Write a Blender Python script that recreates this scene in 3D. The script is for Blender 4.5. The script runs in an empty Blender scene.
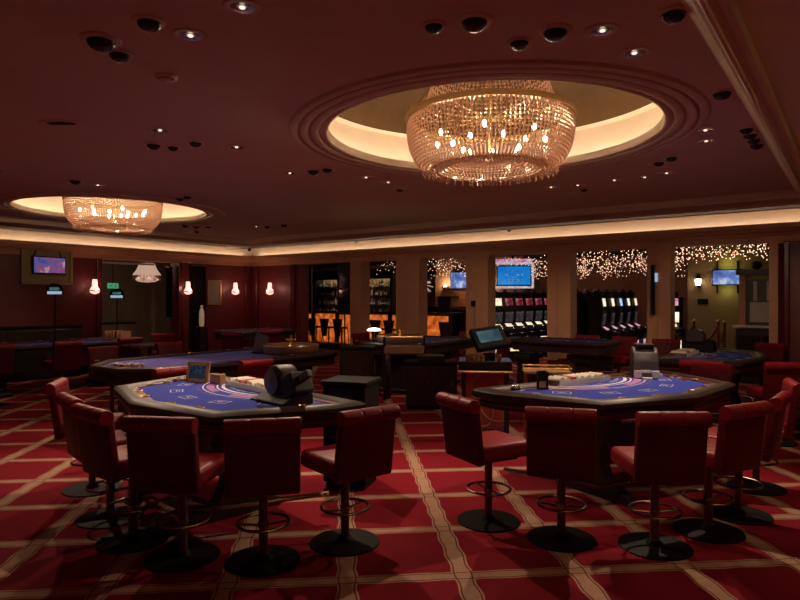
import bpy, bmesh, math, random
from mathutils import Matrix, Vector
random.seed(7)
PI = math.pi
sc = bpy.context.scene
COL = sc.collection

# ------------------------------------------------------------------ camera, world, exposure
cam_d = bpy.data.cameras.new('camera')
cam = bpy.data.objects.new('camera', cam_d)
COL.objects.link(cam)
cam.location = (0, 0, 1.7)
cam.rotation_euler = (PI/2, 0, math.radians(37))
cam_d.sensor_width = 36
cam_d.lens = 36*610/800
cam_d.shift_y = 2/800*-1
cam_d.clip_start = .05
cam_d.clip_end = 200
sc.camera = cam
w = bpy.data.worlds.new('world')
sc.world = w
w.use_nodes = True
w.node_tree.nodes['Background'].inputs[0].default_value = (1.0, .62, .45, 1)
w.node_tree.nodes['Background'].inputs[1].default_value = .004
vs = sc.view_settings
vs.view_transform = 'Standard'
vs.look = 'None'
vs.gamma = 1
vs.use_curve_mapping = False
vs.exposure = 0.0
sc.cycles.use_denoising = True
sc.cycles.sample_clamp_indirect = 4
sc.cycles.max_bounces = 6
sc.cycles.diffuse_bounces = 3
sc.cycles.glossy_bounces = 3
sc.cycles.transmission_bounces = 4
sc.cycles.caustics_reflective = False
sc.cycles.caustics_refractive = False

# ------------------------------------------------------------------ materials
MAT = {}
def mk(name, col, rough=.5, metal=0, var=.18, scale=18, bump=0, emit=0, ecol=None, coat=0, spec=.5, sample=True):
    m = bpy.data.materials.new(name)
    m.use_nodes = True
    nt = m.node_tree
    b = nt.nodes['Principled BSDF']
    tc = nt.nodes.new('ShaderNodeTexCoord')
    nz = nt.nodes.new('ShaderNodeTexNoise')
    nz.inputs['Scale'].default_value = scale
    nz.inputs['Detail'].default_value = 3
    nt.links.new(tc.outputs['Object'], nz.inputs['Vector'])
    mx = nt.nodes.new('ShaderNodeMix')
    mx.data_type = 'RGBA'
    mx.inputs['A'].default_value = (*[c*(1-var) for c in col], 1)
    mx.inputs['B'].default_value = (*[min(1, c*(1+var)) for c in col], 1)
    nt.links.new(nz.outputs['Fac'], mx.inputs['Factor'])
    nt.links.new(mx.outputs['Result'], b.inputs['Base Color'])
    b.inputs['Roughness'].default_value = rough
    b.inputs['Metallic'].default_value = metal
    b.inputs['Specular IOR Level'].default_value = spec
    b.inputs['Coat Weight'].default_value = coat
    if bump:
        bp = nt.nodes.new('ShaderNodeBump')
        bp.inputs['Strength'].default_value = bump
        bp.inputs['Distance'].default_value = .004
        nt.links.new(nz.outputs['Fac'], bp.inputs['Height'])
        nt.links.new(bp.outputs['Normal'], b.inputs['Normal'])
    if emit:
        b.inputs['Emission Color'].default_value = (*(ecol or col), 1)
        b.inputs['Emission Strength'].default_value = emit
        if not sample:
            m.cycles.emission_sampling = 'NONE'
    MAT[name] = m
    return m

def screen(name, cols, strength=1.0, scale=8, kind='noise'):
    """emissive screen with a printed colour pattern"""
    m = bpy.data.materials.new(name)
    m.use_nodes = True
    nt = m.node_tree
    b = nt.nodes['Principled BSDF']
    tc = nt.nodes.new('ShaderNodeTexCoord')
    if kind == 'noise':
        t = nt.nodes.new('ShaderNodeTexNoise'); t.inputs['Scale'].default_value = scale; t.inputs['Detail'].default_value = 4
        out = t.outputs['Fac']
    else:
        t = nt.nodes.new('ShaderNodeTexWave'); t.inputs['Scale'].default_value = scale; t.inputs['Distortion'].default_value = 3
        t.bands_direction = 'Z'
        out = t.outputs['Fac']
    nt.links.new(tc.outputs['Object'], t.inputs['Vector'])
    r = nt.nodes.new('ShaderNodeValToRGB')
    el = r.color_ramp.elements
    while len(el) < len(cols): el.new(.5)
    n = len(cols)
    for i, c in enumerate(cols):
        el[i].position = .3+.4*i/(n-1)
        el[i].color = (*c, 1)
    nt.links.new(out, r.inputs['Fac'])
    b.inputs['Base Color'].default_value = (.02, .02, .02, 1)
    b.inputs['Roughness'].default_value = .2
    nt.links.new(r.outputs['Color'], b.inputs['Emission Color'])
    b.inputs['Emission Strength'].default_value = strength
    m.cycles.emission_sampling = 'NONE'
    MAT[name] = m
    return m

mk('ceiling_paint', (.70, .56, .40), .75, var=.06, scale=3)
mk('ceiling_outer', (.85, .78, .52), .7, var=.06, scale=3)
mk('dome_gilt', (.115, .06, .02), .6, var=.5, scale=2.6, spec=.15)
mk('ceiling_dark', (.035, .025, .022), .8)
mk('moulding', (.72, .56, .38), .55, var=.1)
mk('frieze', (.05, .05, .025), .6, var=.5, scale=9, bump=.3)
mk('cove_cream', (.85, .70, .52), .7, var=.05, scale=4)
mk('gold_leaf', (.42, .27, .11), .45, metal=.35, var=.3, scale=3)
mk('wall_red', (.13, .015, .016), .45, var=.2, scale=9)
mk('wall_terracotta', (.55, .27, .15), .6, var=.12, scale=4)
mk('wall_brown', (.24, .15, .075), .65, var=.12, scale=3)
mk('wall_grey', (.24, .18, .14), .7, var=.15, scale=3)
mk('wall_olive', (.30, .25, .12), .6, var=.15, scale=3)
mk('dark_pilaster', (.10, .012, .014), .25, var=.3)
mk('leather_red', (.20, .007, .014), .46, var=.2, scale=60, bump=.12, spec=.16)
mk('leather_maroon', (.10, .005, .009), .5, var=.2, scale=60, bump=.12, spec=.16)
mk('bronze_pole', (.16, .06, .035), .35, metal=.7, var=.15)
mk('dark_chrome', (.32, .22, .17), .25, metal=1, var=.05)
mk('base_black', (.007, .005, .005), .6, var=.3, spec=.1)
mk('black_gloss', (.012, .010, .010), .22, var=.3)
mk('black_matte', (.009, .007, .007), .65, var=.3, spec=.1)
mk('black_wood', (.022, .012, .010), .35, var=.4, scale=12)
mk('mahogany', (.12, .018, .012), .3, var=.35, scale=14)
mk('rail_leather', (.028, .015, .011), .42, var=.25, scale=50, bump=.1, spec=.16)
mk('brass', (.75, .46, .18), .3, metal=1, var=.1)
mk('felt_blue', (.035, .052, .33), .95, var=.1, scale=120, spec=.1)
mk('felt_violet', (.065, .07, .27), .95, var=.15, scale=60, spec=.1)
mk('print_white', (.62, .60, .68), .9, var=.1)
mk('print_pink', (.34, .14, .36), .9, var=.1)
mk('chip_white', (.80, .74, .62), .5, var=.1)
mk('chip_red', (.45, .05, .05), .5, var=.2)
mk('chip_tan', (.62, .42, .22), .5, var=.2)
mk('plastic_dark', (.012, .009, .009), .5, var=.15, spec=.2)
mk('plastic_grey', (.065, .052, .054), .35, var=.1)
mk('silver_paint', (.62, .6, .62), .35, metal=.25, var=.08)
mk('shelf_light', (1, .8, .55), .5, emit=9, ecol=(1, .78, .5))
mk('steel', (.62, .6, .62), .22, metal=1, var=.05)
mk('wood_gold', (.40, .22, .09), .4, var=.3, scale=25)
mk('wheel_wood', (.17, .085, .045), .3, var=.4, scale=25)
mk('paper', (.75, .72, .66), .8, var=.05)
mk('rope_red', (.14, .012, .016), .8, var=.3)
mk('glass_dark', (.02, .02, .02), .08, var=.1, spec=.8)
mk('door_white', (.62, .52, .45), .6, var=.08)
mk('bar_top', (.03, .014, .010), .25, var=.4)
screen('amber_panel', [(.25, .03, .004), (.65, .12, .015), (.95, .28, .05)], .8, 5)
mk('led_strip', (1, .8, .55), .5, emit=10, ecol=(1, .82, .64))
mk('led_side', (1, .8, .55), .5, emit=34, ecol=(1, .82, .6))
mk('led_wall', (1, .8, .55), .5, emit=9, ecol=(1, .80, .60))
mk('bulb', (1, .85, .6), .3, emit=200, ecol=(1, .72, .50))
mk('fairy_bulb', (1, .8, .6), .3, emit=2.8, ecol=(1, .55, .35), sample=False)
mk('wire_black', (.02, .02, .02), .6)
mk('sconce_shade', (.9, .55, .5), .6, emit=1.5, ecol=(1, .50, .40))
mk('shade_cream', (.85, .62, .5), .7, emit=.42, ecol=(1, .68, .52))
mk('vase_glass', (.6, .4, .25), .5, var=.5, scale=12, emit=.12, ecol=(1, .7, .45))
mk('fringe_dark', (.20, .12, .09), .8)
mk('lamp_white', (1, .9, .75), .4, emit=6, ecol=(1, .78, .55))
mk('down_lens', (1, .95, .9), .3, emit=1.3, ecol=(1, .82, .68))
mk('down_reflector', (.6, .55, .55), .25, metal=1)
mk('exit_green', (.05, .5, .2), .5, emit=.35, ecol=(.10, .8, .35))
mk('blue_glow', (.3, .5, .9), .4, emit=.6, ecol=(.45, .65, .95))
mk('bottle_green', (.02, .10, .04), .15, var=.3)
mk('bottle_amber', (.30, .10, .02), .15, var=.3)
mk('bottle_clear', (.50, .50, .48), .12, var=.2)
mk('bottle_blue', (.05, .12, .5), .15, var=.3)
mk('bar_back', (.55, .38, .24), .3, var=.5, scale=30)
mk('curtain_red', (.22, .02, .022), .5, var=.25)
screen('screen_blue', [(.004, .12, .46), (.006, .19, .58), (.03, .26, .64)], 1.0, 1.6)
screen('caption_blue', [(.003, .06, .30), (.003, .08, .34), (.3, .5, .7)], 1.0, 14)
screen('frame_glow', [(.35, .28, .36), (.6, .52, .58), (.85, .78, .8)], .8, 25)
screen('screen_tv', [(.02, .03, .14), (.10, .18, .5), (.6, .65, .75)], 1.0, 4)
screen('screen_tv_purple', [(.05, .02, .14), (.12, .15, .5), (.45, .10, .25), (.7, .7, .85)], .5, 5)
screen('screen_teal', [(.02, .06, .10), (.07, .18, .2), (.16, .32, .34)], .5, 5)
screen('screen_slot_red', [(.02, .005, .01), (.22, .01, .03), (.5, .35, .30)], .9, 9)
screen('screen_slot_dim', [(.01, .01, .02), (.03, .025, .03), (.12, .10, .09)], .6, 14)
screen('screen_slot_white', [(.6, .35, .12), (.9, .75, .5), (1, .95, .9)], 1.2, 7)
screen('screen_slot_blue', [(.02, .10, .5), (.35, .5, .9), (.9, .9, 1)], 1.1, 7)
screen('screen_slot_pink', [(.35, .04, .14), (.7, .25, .4), (.9, .7, .75)], .9, 12)
screen('picture_print', [(.02, .04, .10), (.06, .12, .28), (.35, .35, .42)], .12, 30)

def crystal_mat():
    m = bpy.data.materials.new('crystal'); m.use_nodes = True
    nt = m.node_tree; nt.nodes.clear()
    o = nt.nodes.new('ShaderNodeOutputMaterial')
    tr = nt.nodes.new('ShaderNodeBsdfTranslucent'); tr.inputs[0].default_value = (.97, .70, .54, 1)
    df = nt.nodes.new('ShaderNodeBsdfDiffuse'); df.inputs[0].default_value = (.9, .66, .5, 1)
    gl = nt.nodes.new('ShaderNodeBsdfGlossy'); gl.inputs[0].default_value = (1, .86, .7, 1); gl.inputs['Roughness'].default_value = .18
    a = nt.nodes.new('ShaderNodeMixShader'); a.inputs[0].default_value = .2
    b = nt.nodes.new('ShaderNodeMixShader'); b.inputs[0].default_value = .22
    nt.links.new(tr.outputs[0], a.inputs[1]); nt.links.new(df.outputs[0], a.inputs[2])
    nt.links.new(a.outputs[0], b.inputs[1]); nt.links.new(gl.outputs[0], b.inputs[2])
    nt.links.new(b.outputs[0], o.inputs[0])
    MAT['crystal'] = m
crystal_mat()

def carpet_mat():
    m = bpy.data.materials.new('carpet'); m.use_nodes = True
    nt = m.node_tree; N = nt.nodes; L = nt.links
    b = N['Principled BSDF']; b.inputs['Roughness'].default_value = .95; b.inputs['Specular IOR Level'].default_value = .1
    tc = N.new('ShaderNodeTexCoord')
    sx = N.new('ShaderNodeSeparateXYZ'); L.new(tc.outputs['Object'], sx.inputs[0])
    def M(op, a, c=None, d=None):
        n = N.new('ShaderNodeMath'); n.operation = op
        for i, v in enumerate((a, c, d)):
            if v is None: continue
            if isinstance(v, (int, float)): n.inputs[i].default_value = v
            else: L.new(v, n.inputs[i])
        return n.outputs[0]
    th = math.radians(42.3); ct, st = math.cos(th), math.sin(th)
    X, Y = sx.outputs[0], sx.outputs[1]
    p = M('ADD', M('MULTIPLY', X, ct), M('MULTIPLY', Y, st))
    q = M('ADD', M('MULTIPLY', X, -st), M('MULTIPLY', Y, ct))
    def band(u, v, per, off, wav, hw):
        t = M('DIVIDE', M('SUBTRACT', u, off), per)
        f = M('MULTIPLY', M('ABSOLUTE', M('SUBTRACT', M('FRACT', M('ADD', t, .5)), .5)), per)      # distance to centre line
        wv = M('MULTIPLY', M('SINE', M('MULTIPLY', v, 2*PI/.27)), wav)
        e = M('SUBTRACT', hw, M('ADD', f, wv))
        fill = M('GREATER_THAN', e, 0)
        line = M('MULTIPLY', M('GREATER_THAN', e, .012), M('LESS_THAN', e, .021))
        return fill, line
    f1, l1 = band(p, q, .711, .733, .006, .064)
    f2, l2 = band(q, p, .76, 3.685, .004, .055)
    fill = M('MAXIMUM', f1, f2); line = M('MAXIMUM', l1, l2)
    # fields: fine ribs and a checker of two reds
    rib = M('MULTIPLY_ADD', M('SINE', M('MULTIPLY', q, 2*PI/.022)), .12, .88)
    nz = N.new('ShaderNodeTexNoise'); nz.inputs['Scale'].default_value = 60; L.new(tc.outputs['Object'], nz.inputs['Vector'])
    nb = N.new('ShaderNodeTexNoise'); nb.inputs['Scale'].default_value = 16; nb.inputs['Detail'].default_value = 3; L.new(tc.outputs['Object'], nb.inputs['Vector'])
    red = N.new('ShaderNodeMix'); red.data_type = 'RGBA'
    red.inputs['A'].default_value = (.18, .007, .016, 1); red.inputs['B'].default_value = (.27, .012, .024, 1)
    L.new(M('MULTIPLY', rib, nz.outputs['Fac']), red.inputs['Factor'])
    tan = N.new('ShaderNodeMix'); tan.data_type = 'RGBA'
    tan.inputs['A'].default_value = (.32, .17, .11, 1); tan.inputs['B'].default_value = (.52, .32, .22, 1)
    L.new(nb.outputs['Fac'], tan.inputs['Factor'])
    t2 = N.new('ShaderNodeMix'); t2.data_type = 'RGBA'
    L.new(line, t2.inputs['Factor']); L.new(tan.outputs['Result'], t2.inputs['A']); t2.inputs['B'].default_value = (.15, .035, .022, 1)
    fin = N.new('ShaderNodeMix'); fin.data_type = 'RGBA'
    L.new(fill, fin.inputs['Factor']); L.new(red.outputs['Result'], fin.inputs['A']); L.new(t2.outputs['Result'], fin.inputs['B'])
    L.new(fin.outputs['Result'], b.inputs['Base Color'])
    bp = N.new('ShaderNodeBump'); bp.inputs['Strength'].default_value = .25; bp.inputs['Distance'].default_value = .004
    L.new(nz.outputs['Fac'], bp.inputs['Height']); L.new(bp.outputs['Normal'], b.inputs['Normal'])
    MAT['carpet'] = m
carpet_mat()

# ------------------------------------------------------------------ mesh helpers
class MB:
    def __init__(s): s.v = []; s.f = []; s.T = Matrix.Identity(4)
    def add(s, vs_, fs):
        o = len(s.v); s.v += [tuple(s.T @ Vector(v)) for v in vs_]; s.f += [tuple(i+o for i in f) for f in fs]; return s
    def box(s, c, d, rz=0):
        x, y, z = d[0]/2, d[1]/2, d[2]/2; cr, sr = math.cos(rz), math.sin(rz)
        P = [(i*x, j*y, k*z) for k in (-1, 1) for j in (-1, 1) for i in (-1, 1)]
        return s.add([(c[0]+a*cr-b*sr, c[1]+a*sr+b*cr, c[2]+e) for a, b, e in P],
                     [(0, 2, 3, 1), (4, 5, 7, 6), (0, 1, 5, 4), (2, 6, 7, 3), (0, 4, 6, 2), (1, 3, 7, 5)])
    def lathe(s, prof, n=24, c=(0, 0, 0), a0=0):
        vs_ = []; fs = []
        for i in range(n):
            a = a0+2*PI*i/n
            for r, z in prof: vs_.append((c[0]+r*math.cos(a), c[1]+r*math.sin(a), c[2]+z))
        k = len(prof)
        for i in range(n):
            j = (i+1) % n
            for t in range(k-1):
                q = (i*k+t, j*k+t, j*k+t+1, i*k+t+1)
                fs.append(q)
        s.add(vs_, fs); return s
    def cyl(s, c, r, h, n=20, r2=None):
        r2 = r if r2 is None else r2
        return s.lathe([(1e-4, 0), (r, 0), (r2, h), (1e-4, h)], n, c)
    def tube(s, pts, r, n=8, closed=False):
        P = [Vector(p) for p in pts]; m = len(P); vs_ = []; fs = []
        for i, p in enumerate(P):
            if closed: t = P[(i+1) % m]-P[i-1]
            else: t = P[min(i+1, m-1)]-P[max(i-1, 0)]
            t.normalize()
            up = Vector((0, 0, 1)) if abs(t.z) < .9 else Vector((1, 0, 0))
            a = t.cross(up).normalized(); b = t.cross(a).normalized()
            for k in range(n):
                g = 2*PI*k/n
                vs_.append(tuple(p+a*r*math.cos(g)+b*r*math.sin(g)))
        for i in range(m if closed else m-1):
            j = (i+1) % m
            for k in range(n):
                l = (k+1) % n
                fs.append((i*n+k, j*n+k, j*n+l, i*n+l))
        if not closed:
            fs.append(tuple(range(n))); fs.append(tuple(range((m-1)*n+n-1, (m-1)*n-1, -1)))
        return s.add(vs_, fs)
    def prism(s, poly, z0, z1):
        n = len(poly)
        return s.add([(x, y, z0) for x, y in poly]+[(x, y, z1) for x, y in poly],
                     [tuple(range(n-1, -1, -1)), tuple(range(n, 2*n))]+[(i, (i+1) % n, n+(i+1) % n, n+i) for i in range(n)])
    def prism_x(s, prof, x0, x1):          # profile in (y,z) extruded along x
        n = len(prof)
        return s.add([(x0, y, z) for y, z in prof]+[(x1, y, z) for y, z in prof],
                     [tuple(range(n-1, -1, -1)), tuple(range(n, 2*n))]+[(i, (i+1) % n, n+(i+1) % n, n+i) for i in range(n)])
    def sphere(s, c, r, n=12, m=8, sz=1, z0=-1, z1=1):
        a0, a1 = math.asin(z0), math.asin(z1)
        pr = [(max(1e-4, r*math.cos(a0+(a1-a0)*i/m)), r*sz*math.sin(a0+(a1-a0)*i/m)) for i in range(m+1)]
        return s.lathe(pr, n, c)
    def octa(s, c, r, h):
        x, y, z = c
        return s.add([(x+r, y, z), (x, y+r, z), (x-r, y, z), (x, y-r, z), (x, y, z+h), (x, y, z-h)],
                     [(0, 1, 4), (1, 2, 4), (2, 3, 4), (3, 0, 4), (1, 0, 5), (2, 1, 5), (3, 2, 5), (0, 3, 5)])
    def ring(s, loops):                    # loft closed loops of equal length
        n = len(loops[0]); vs_ = [p for l in loops for p in l]; fs = []
        for a in range(len(loops)-1):
            for i in range(n):
                j = (i+1) % n
                fs.append((a*n+i, a*n+j, (a+1)*n+j, (a+1)*n+i))
        return s.add(vs_, fs)
    def build(s, name, mat, parent=None, bevel=0, seg=2, smooth=False, loc=None, rz=0):
        me = bpy.data.meshes.new(name)
        bm = bmesh.new()
        V = [bm.verts.new(v) for v in s.v]
        for f in s.f:
            try: bm.faces.new([V[i] for i in f])
            except ValueError: pass
        bmesh.ops.remove_doubles(bm, verts=bm.verts, dist=2e-4)
        bmesh.ops.recalc_face_normals(bm, faces=bm.faces)
        if bevel: bmesh.ops.bevel(bm, geom=bm.edges[:], offset=bevel, segments=seg, profile=.5, affect='EDGES', clamp_overlap=True)
        bm.to_mesh(me); bm.free()
        if smooth:
            me.polygons.foreach_set('use_smooth', [True]*len(me.polygons))
            try: me.set_sharp_from_angle(angle=math.radians(38))
            except Exception: pass
        me.materials.append(MAT[mat])
        o = bpy.data.objects.new(name, me); COL.objects.link(o)
        if parent: o.parent = parent
        if loc: o.location = loc
        o.rotation_euler.z = rz
        return o

def tag(o, label, cat, group=None):
    o['label'] = label; o['category'] = cat
    if group: o['group'] = group
    return o
def thing(name, label, cat, loc=(0, 0, 0), rz=0, group=None):
    o = bpy.data.objects.new(name, None); COL.objects.link(o)
    o.location = loc; o.rotation_euler = (0, 0, rz); o.empty_display_size = .1
    return tag(o, label, cat, group)
def struct(o):
    o['kind'] = 'structure'; return o
def dup(o, loc=None, rz=None, label=None, group=None, parent=None):
    c = o.copy(); COL.objects.link(c); c.parent = parent
    if loc is not None: c.location = loc
    if rz is not None: c.rotation_euler = (0, 0, rz)
    if label: c['label'] = label
    if group: c['group'] = group
    for ch in o.children: dup(ch, parent=c)
    return c
def face(fx, fy): return math.atan2(-fx, fy)        # turns local +Y towards (fx,fy)
def bx(c, d, rz=0): return MB().box(c, d, rz)
def off(poly, d):
    """inset a convex counter-clockwise polygon by d"""
    n = len(poly); R = []
    for i in range(n):
        p0, p1, p2 = Vector(poly[i-1]), Vector(poly[i]), Vector(poly[(i+1) % n])
        e1 = (p1-p0).normalized(); e2 = (p2-p1).normalized()
        n1 = Vector((-e1.y, e1.x)); n2 = Vector((-e2.y, e2.x))
        b = (n1+n2).normalized(); k = d/max(.35, b.dot(n1))
        R.append((p1.x+b.x*k, p1.y+b.y*k))
    return R

# ------------------------------------------------------------------ the room
CZ = 3.2                                   # ceiling height
XL, YB, XR, YF = -14.2, 11.65, 3.6, -3.6   # left wall, back wall, right, behind the camera
TX0, TX1, TY1, TY0 = -12.6, -.62, 10.1, -.6  # ceiling field inside the beams
CH = [(-2.75, 5.03), (-10.2, 5.4)]         # chandelier centres
HR = 1.80

struct(MB().add([(-20, YF, 0), (XR, YF, 0), (XR, 19.5, 0), (-20, 19.5, 0)], [(0, 1, 2, 3)]).build('floor', 'carpet'))

def ceiling():
    m = MB()
    def rect(x0, x1, y0, y1): m.add([(x0, y0, CZ), (x1, y0, CZ), (x1, y1, CZ), (x0, y1, CZ)], [(0, 3, 2, 1)])
    s = 2.15; y0, y1 = 5.2-s, 5.2+s
    xr = TX1+.1; rect(XL-.1, xr, YF, y0); rect(XL-.1, xr, y1, YB+.3)
    xs = sorted([c[0] for c in CH])
    rect(XL-.1, xs[0]-s, y0, y1); rect(xs[0]+s, xs[1]-s, y0, y1); rect(xs[1]+s, xr, y0, y1)
    for cx, cy in CH:
        n = 96; vs_ = []; fs = []
        for i in range(n):
            a = 2*PI*i/n+PI/4
            ca, sa = math.cos(a), math.sin(a)
            vs_.append((cx+HR*ca, cy+HR*sa, CZ))
            k = s/max(abs(ca), abs(sa))
            vs_.append((cx+ca*k, 5.2+sa*k, CZ))
        for i in range(n):
            j = (i+1) % n
            fs.append((2*i, 2*j, 2*j+1, 2*i+1))
        m.add(vs_, fs)
    return struct(m.build('ceiling', 'ceiling_paint'))
ceil = ceiling()
struct(MB().add([(TX1+.1, YF, CZ), (XR, YF, CZ), (XR, YB+.3, CZ), (TX1+.1, YB+.3, CZ)], [(0, 3, 2, 1)]).build('ceiling_side', 'ceiling_outer'))

# round coves with concentric ring mouldings, a lit upstand and a gilded dome
tn = [0]
def trim(mb, mat, **k):
    tn[0] += 1
    return struct(mb.build('trim_%d' % tn[0], mat, **k))
for cx, cy in CH:
    c = (cx, cy, 0)
    trim(MB().lathe([(1.84, 3.203), (1.825, 3.178), (1.795, 3.17), (1.765, 3.178), (1.755, 3.205), (1.735, 3.18), (1.70, 3.172), (1.67, 3.18), (1.66, 3.207),
                     (1.64, 3.182), (1.60, 3.175), (1.57, 3.182), (1.56, 3.207), (1.545, 3.19), (1.52, 3.184), (1.50, 3.19), (1.49, 3.205), (1.49, 3.262), (1.51, 3.262), (1.515, 3.222)], 128, c), 'ceiling_paint', smooth=True)
    trim(MB().lathe([(1.515, 3.222), (1.80, 3.222), (1.80, 3.62), (1.76, 3.64), (1.72, 3.64)], 96, c), 'cove_cream', smooth=True)
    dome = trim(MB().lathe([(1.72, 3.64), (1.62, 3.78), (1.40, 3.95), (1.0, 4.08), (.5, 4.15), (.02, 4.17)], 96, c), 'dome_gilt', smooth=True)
    for k in range(8):                     # raised seams between the gilded panels
        a = 2*PI*k/8+.3
        rib = MB().tube([(cx+r*math.cos(a), cy+r*math.sin(a), z-.006) for r, z in [(1.70, 3.69), (1.62, 3.80), (1.40, 3.95), (1.0, 4.08), (.5, 4.15)]], .011, 6)
        rib.build('seam', 'dome_gilt', dome)
    led = MB().lathe([(1.60, 3.23), (1.66, 3.23), (1.66, 3.242), (1.60, 3.242), (1.60, 3.23)], 64, c).build('cove_light_strip', 'led_strip')
    tag(led, 'warm light strip hidden in the round cove above the %s crystal chandelier' % ('large' if cx > -5 else 'farther'), 'light strip')

# ceiling beams: stepped mouldings round the central field
def beam_x(y, s):      # runs along x at y, s = outward direction
    prof = [(y+d*s, CZ+h) for d, h in [(-.10, .002), (-.095, -.012), (-.06, -.045), (-.02, -.075), (0, -.08), (.012, -.095), (.03, -.095), (.035, -.075), (.07, -.055), (.085, -.055), (.09, -.07), (.115, -.07), (.12, .002)]]
    trim(MB().prism_x(prof, TX0-.12, TX1+.12), 'moulding')
def beam_y(x, s):
    prof = [(x+d*s, CZ+h) for d, h in [(-.10, .002), (-.095, -.012), (-.06, -.045), (-.02, -.075), (0, -.08), (.012, -.095), (.03, -.095), (.035, -.075), (.07, -.055), (.085, -.055), (.09, -.07), (.115, -.07), (.12, .002)]]
    m = MB(); m.T = Matrix.Rotation(PI/2, 4, 'Z') @ Matrix.Scale(-1, 4, (0, 1, 0))
    m.prism_x(prof, TY0-.12, TY1+.12)
    trim(m, 'moulding')
beam_x(TY1, 1); beam_x(TY0, -1); beam_y(TX0, -1); beam_y(TX1, 1)
# dark frieze panels on the outer ceiling
trim(bx(((XL+XR)/2, 11.07, CZ-.04), (XR-XL, .72, .08)), 'frieze')
trim(bx((XL+.58, (YF+10.7)/2, CZ-.04), (.72, 10.7-YF, .08)), 'frieze')
for y, h in ((10.73, .10), (10.95, .095), (11.40, .10)):
    trim(bx(((XL+XR)/2, y, CZ-h/2), (XR-XL, .06, h)), 'moulding', bevel=.01)
for x, h in ((XL+.92, .10), (XL+.70, .095), (XL+.25, .10)):
    trim(bx((x, (YF+10.7)/2, CZ-h/2), (.06, 10.7-YF, h)), 'moulding', bevel=.01)

# walls: lit strip above a cornice, light hidden behind its lip
def wall_box(name, c, d, mat='wall_terracotta'): return struct(bx(c, d).build(name, mat))
OP = [(-12.16, -10.37), (-9.97, -8.9), (-8.19, -6.95), (-6.38, -5.05), (-4.55, -3.11), (-2.70, -1.18)]
HZ = 2.62
wb = struct(bx(((XL+XR)/2, YB+.15, (HZ+2.9)/2), (XR-XL, .3, 2.9-HZ)).build('wall_back', 'wall_terracotta'))
cv = bx(((XL+XR)/2, YB+.15, 3.05), (XR-XL, .3, .3)).build('cove_band', 'cove_cream', wb)
edges = [XL]+[e for o in OP for e in o]+[XR]
for i in range(0, len(edges), 2):
    x0, x1 = edges[i], edges[i+1]
    if i == 0:
        bx(((x0+x1)/2, YB+.15, HZ/2), (x1-x0, .3, HZ)).build('wall_panel', 'wall_red', wb)
    elif i == len(edges)-2:
        bx(((-.98+x1)/2, YB+.15, HZ/2), (x1+.98, .3, HZ)).build('wall_panel', 'wall_red', wb)
        bx(((x0-.98)/2, YB+.1, HZ/2), (-.98-x0, .4, HZ)).build('pillar', 'wall_terracotta', wb)
    else:
        p = bx(((x0+x1)/2, YB+.15, HZ/2), (x1-x0, .3, HZ)).build('pillar', 'wall_terracotta', wb)
        xm = x0+(x1-x0)*.42
        bx(((xm+x1)/2+.02, YB-.03, (HZ-.06)/2), ((x1-xm)-.02, .08, HZ-.06)).build('pilaster_face', 'wall_terracotta', p, bevel=.008)
        bx(((x0+x1)/2, YB+.13, .07), (x1-x0+.04, .42, .14)).build('plinth', 'mahogany', p, bevel=.01)
for x in (-12.42, -13.98):
    bx((x, YB-.04, HZ/2), (.16, .1, HZ)).build('pilaster', 'dark_pilaster', wb, bevel=.02)
bx((-.94, YB-.06, HZ/2), (.09, .1, HZ)).build('pilaster', 'dark_pilaster', wb, bevel=.02)
corn = [(0, 2.72), (-.06, 2.72), (-.08, 2.76), (-.14, 2.78), (-.16, 2.82), (-.20, 2.83), (-.20, 2.905), (-.185, 2.905), (-.18, 2.86), (0, 2.86)]
trim(MB().prism_x([(YB+y, z) for y, z in corn], XL, XR), 'wall_terracotta')
def strip(c, L, ax):      # light strip in half-metre lengths
    m = MB(); n = int(L/.5)
    for i in range(n):
        d = -L/2+L*(i+.5)/n
        if ax == 'x': m.box((c[0]+d, c[1], c[2]), (L/n*.96, .03, .012))
        else: m.box((c[0], c[1]+d, c[2]), (.03, L/n*.96, .012))
    return m
trim(strip(((XL+XR)/2, YB-.1, 2.868), XR-XL-.6, 'x'), 'led_wall')
wl = struct(bx((XL-.15, (YF+YB)/2, (HZ+2.9)/2), (.3, YB-YF, 2.9-HZ)).build('wall_left', 'wall_terracotta'))
bx((XL-.15, (YF+YB)/2, 3.05), (.3, YB-YF, .3)).build('cove_band', 'cove_cream', wl)
LOP = [(7.2, 9.2), (9.55, 9.98)]
le = [YF]+[e for o in LOP for e in o]+[YB]
for i in range(0, len(le), 2):
    bx((XL-.15, (le[i]+le[i+1])/2, HZ/2), (.3, le[i+1]-le[i], HZ)).build('wall_panel', 'wall_red', wl)
for y in (7.14, 9.26, 11.42):
    bx((XL+.03, y, HZ/2), (.08, .12, HZ)).build('pilaster', 'dark_pilaster', wl, bevel=.015)
m = MB(); m.T = Matrix.Translation((XL, 0, 0)) @ Matrix.Rotation(PI/2, 4, 'Z')
m.prism_x(corn, YF, YB)
trim(m, 'wall_terracotta')
trim(strip((XL+.1, (YF+YB)/2, 2.868), YB-YF-.6, 'y'), 'led_wall')
wr = struct(bx((XR+.15, (YF+YB)/2, CZ/2), (.3, YB-YF, CZ)).build('wall_right', 'wall_red'))
wf = struct(bx(((XL+XR)/2, YF-.15, CZ/2), (XR-XL, .3, CZ)).build('wall_front', 'wall_red'))
m = MB(); m.T = Matrix.Translation((XR, 0, 0)) @ Matrix.Rotation(-PI/2, 4, 'Z')
m.prism_x(corn, -YB, -YF)
trim(m, 'wall_terracotta')
trim(strip((XR-.1, (YF+YB)/2, 2.868), YB-YF-.6, 'y'), 'led_side')
bx((XR-.01, (YF+YB)/2, 3.05), (.02, YB-YF, .3)).build('cove_band', 'cove_cream', wr)
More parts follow.
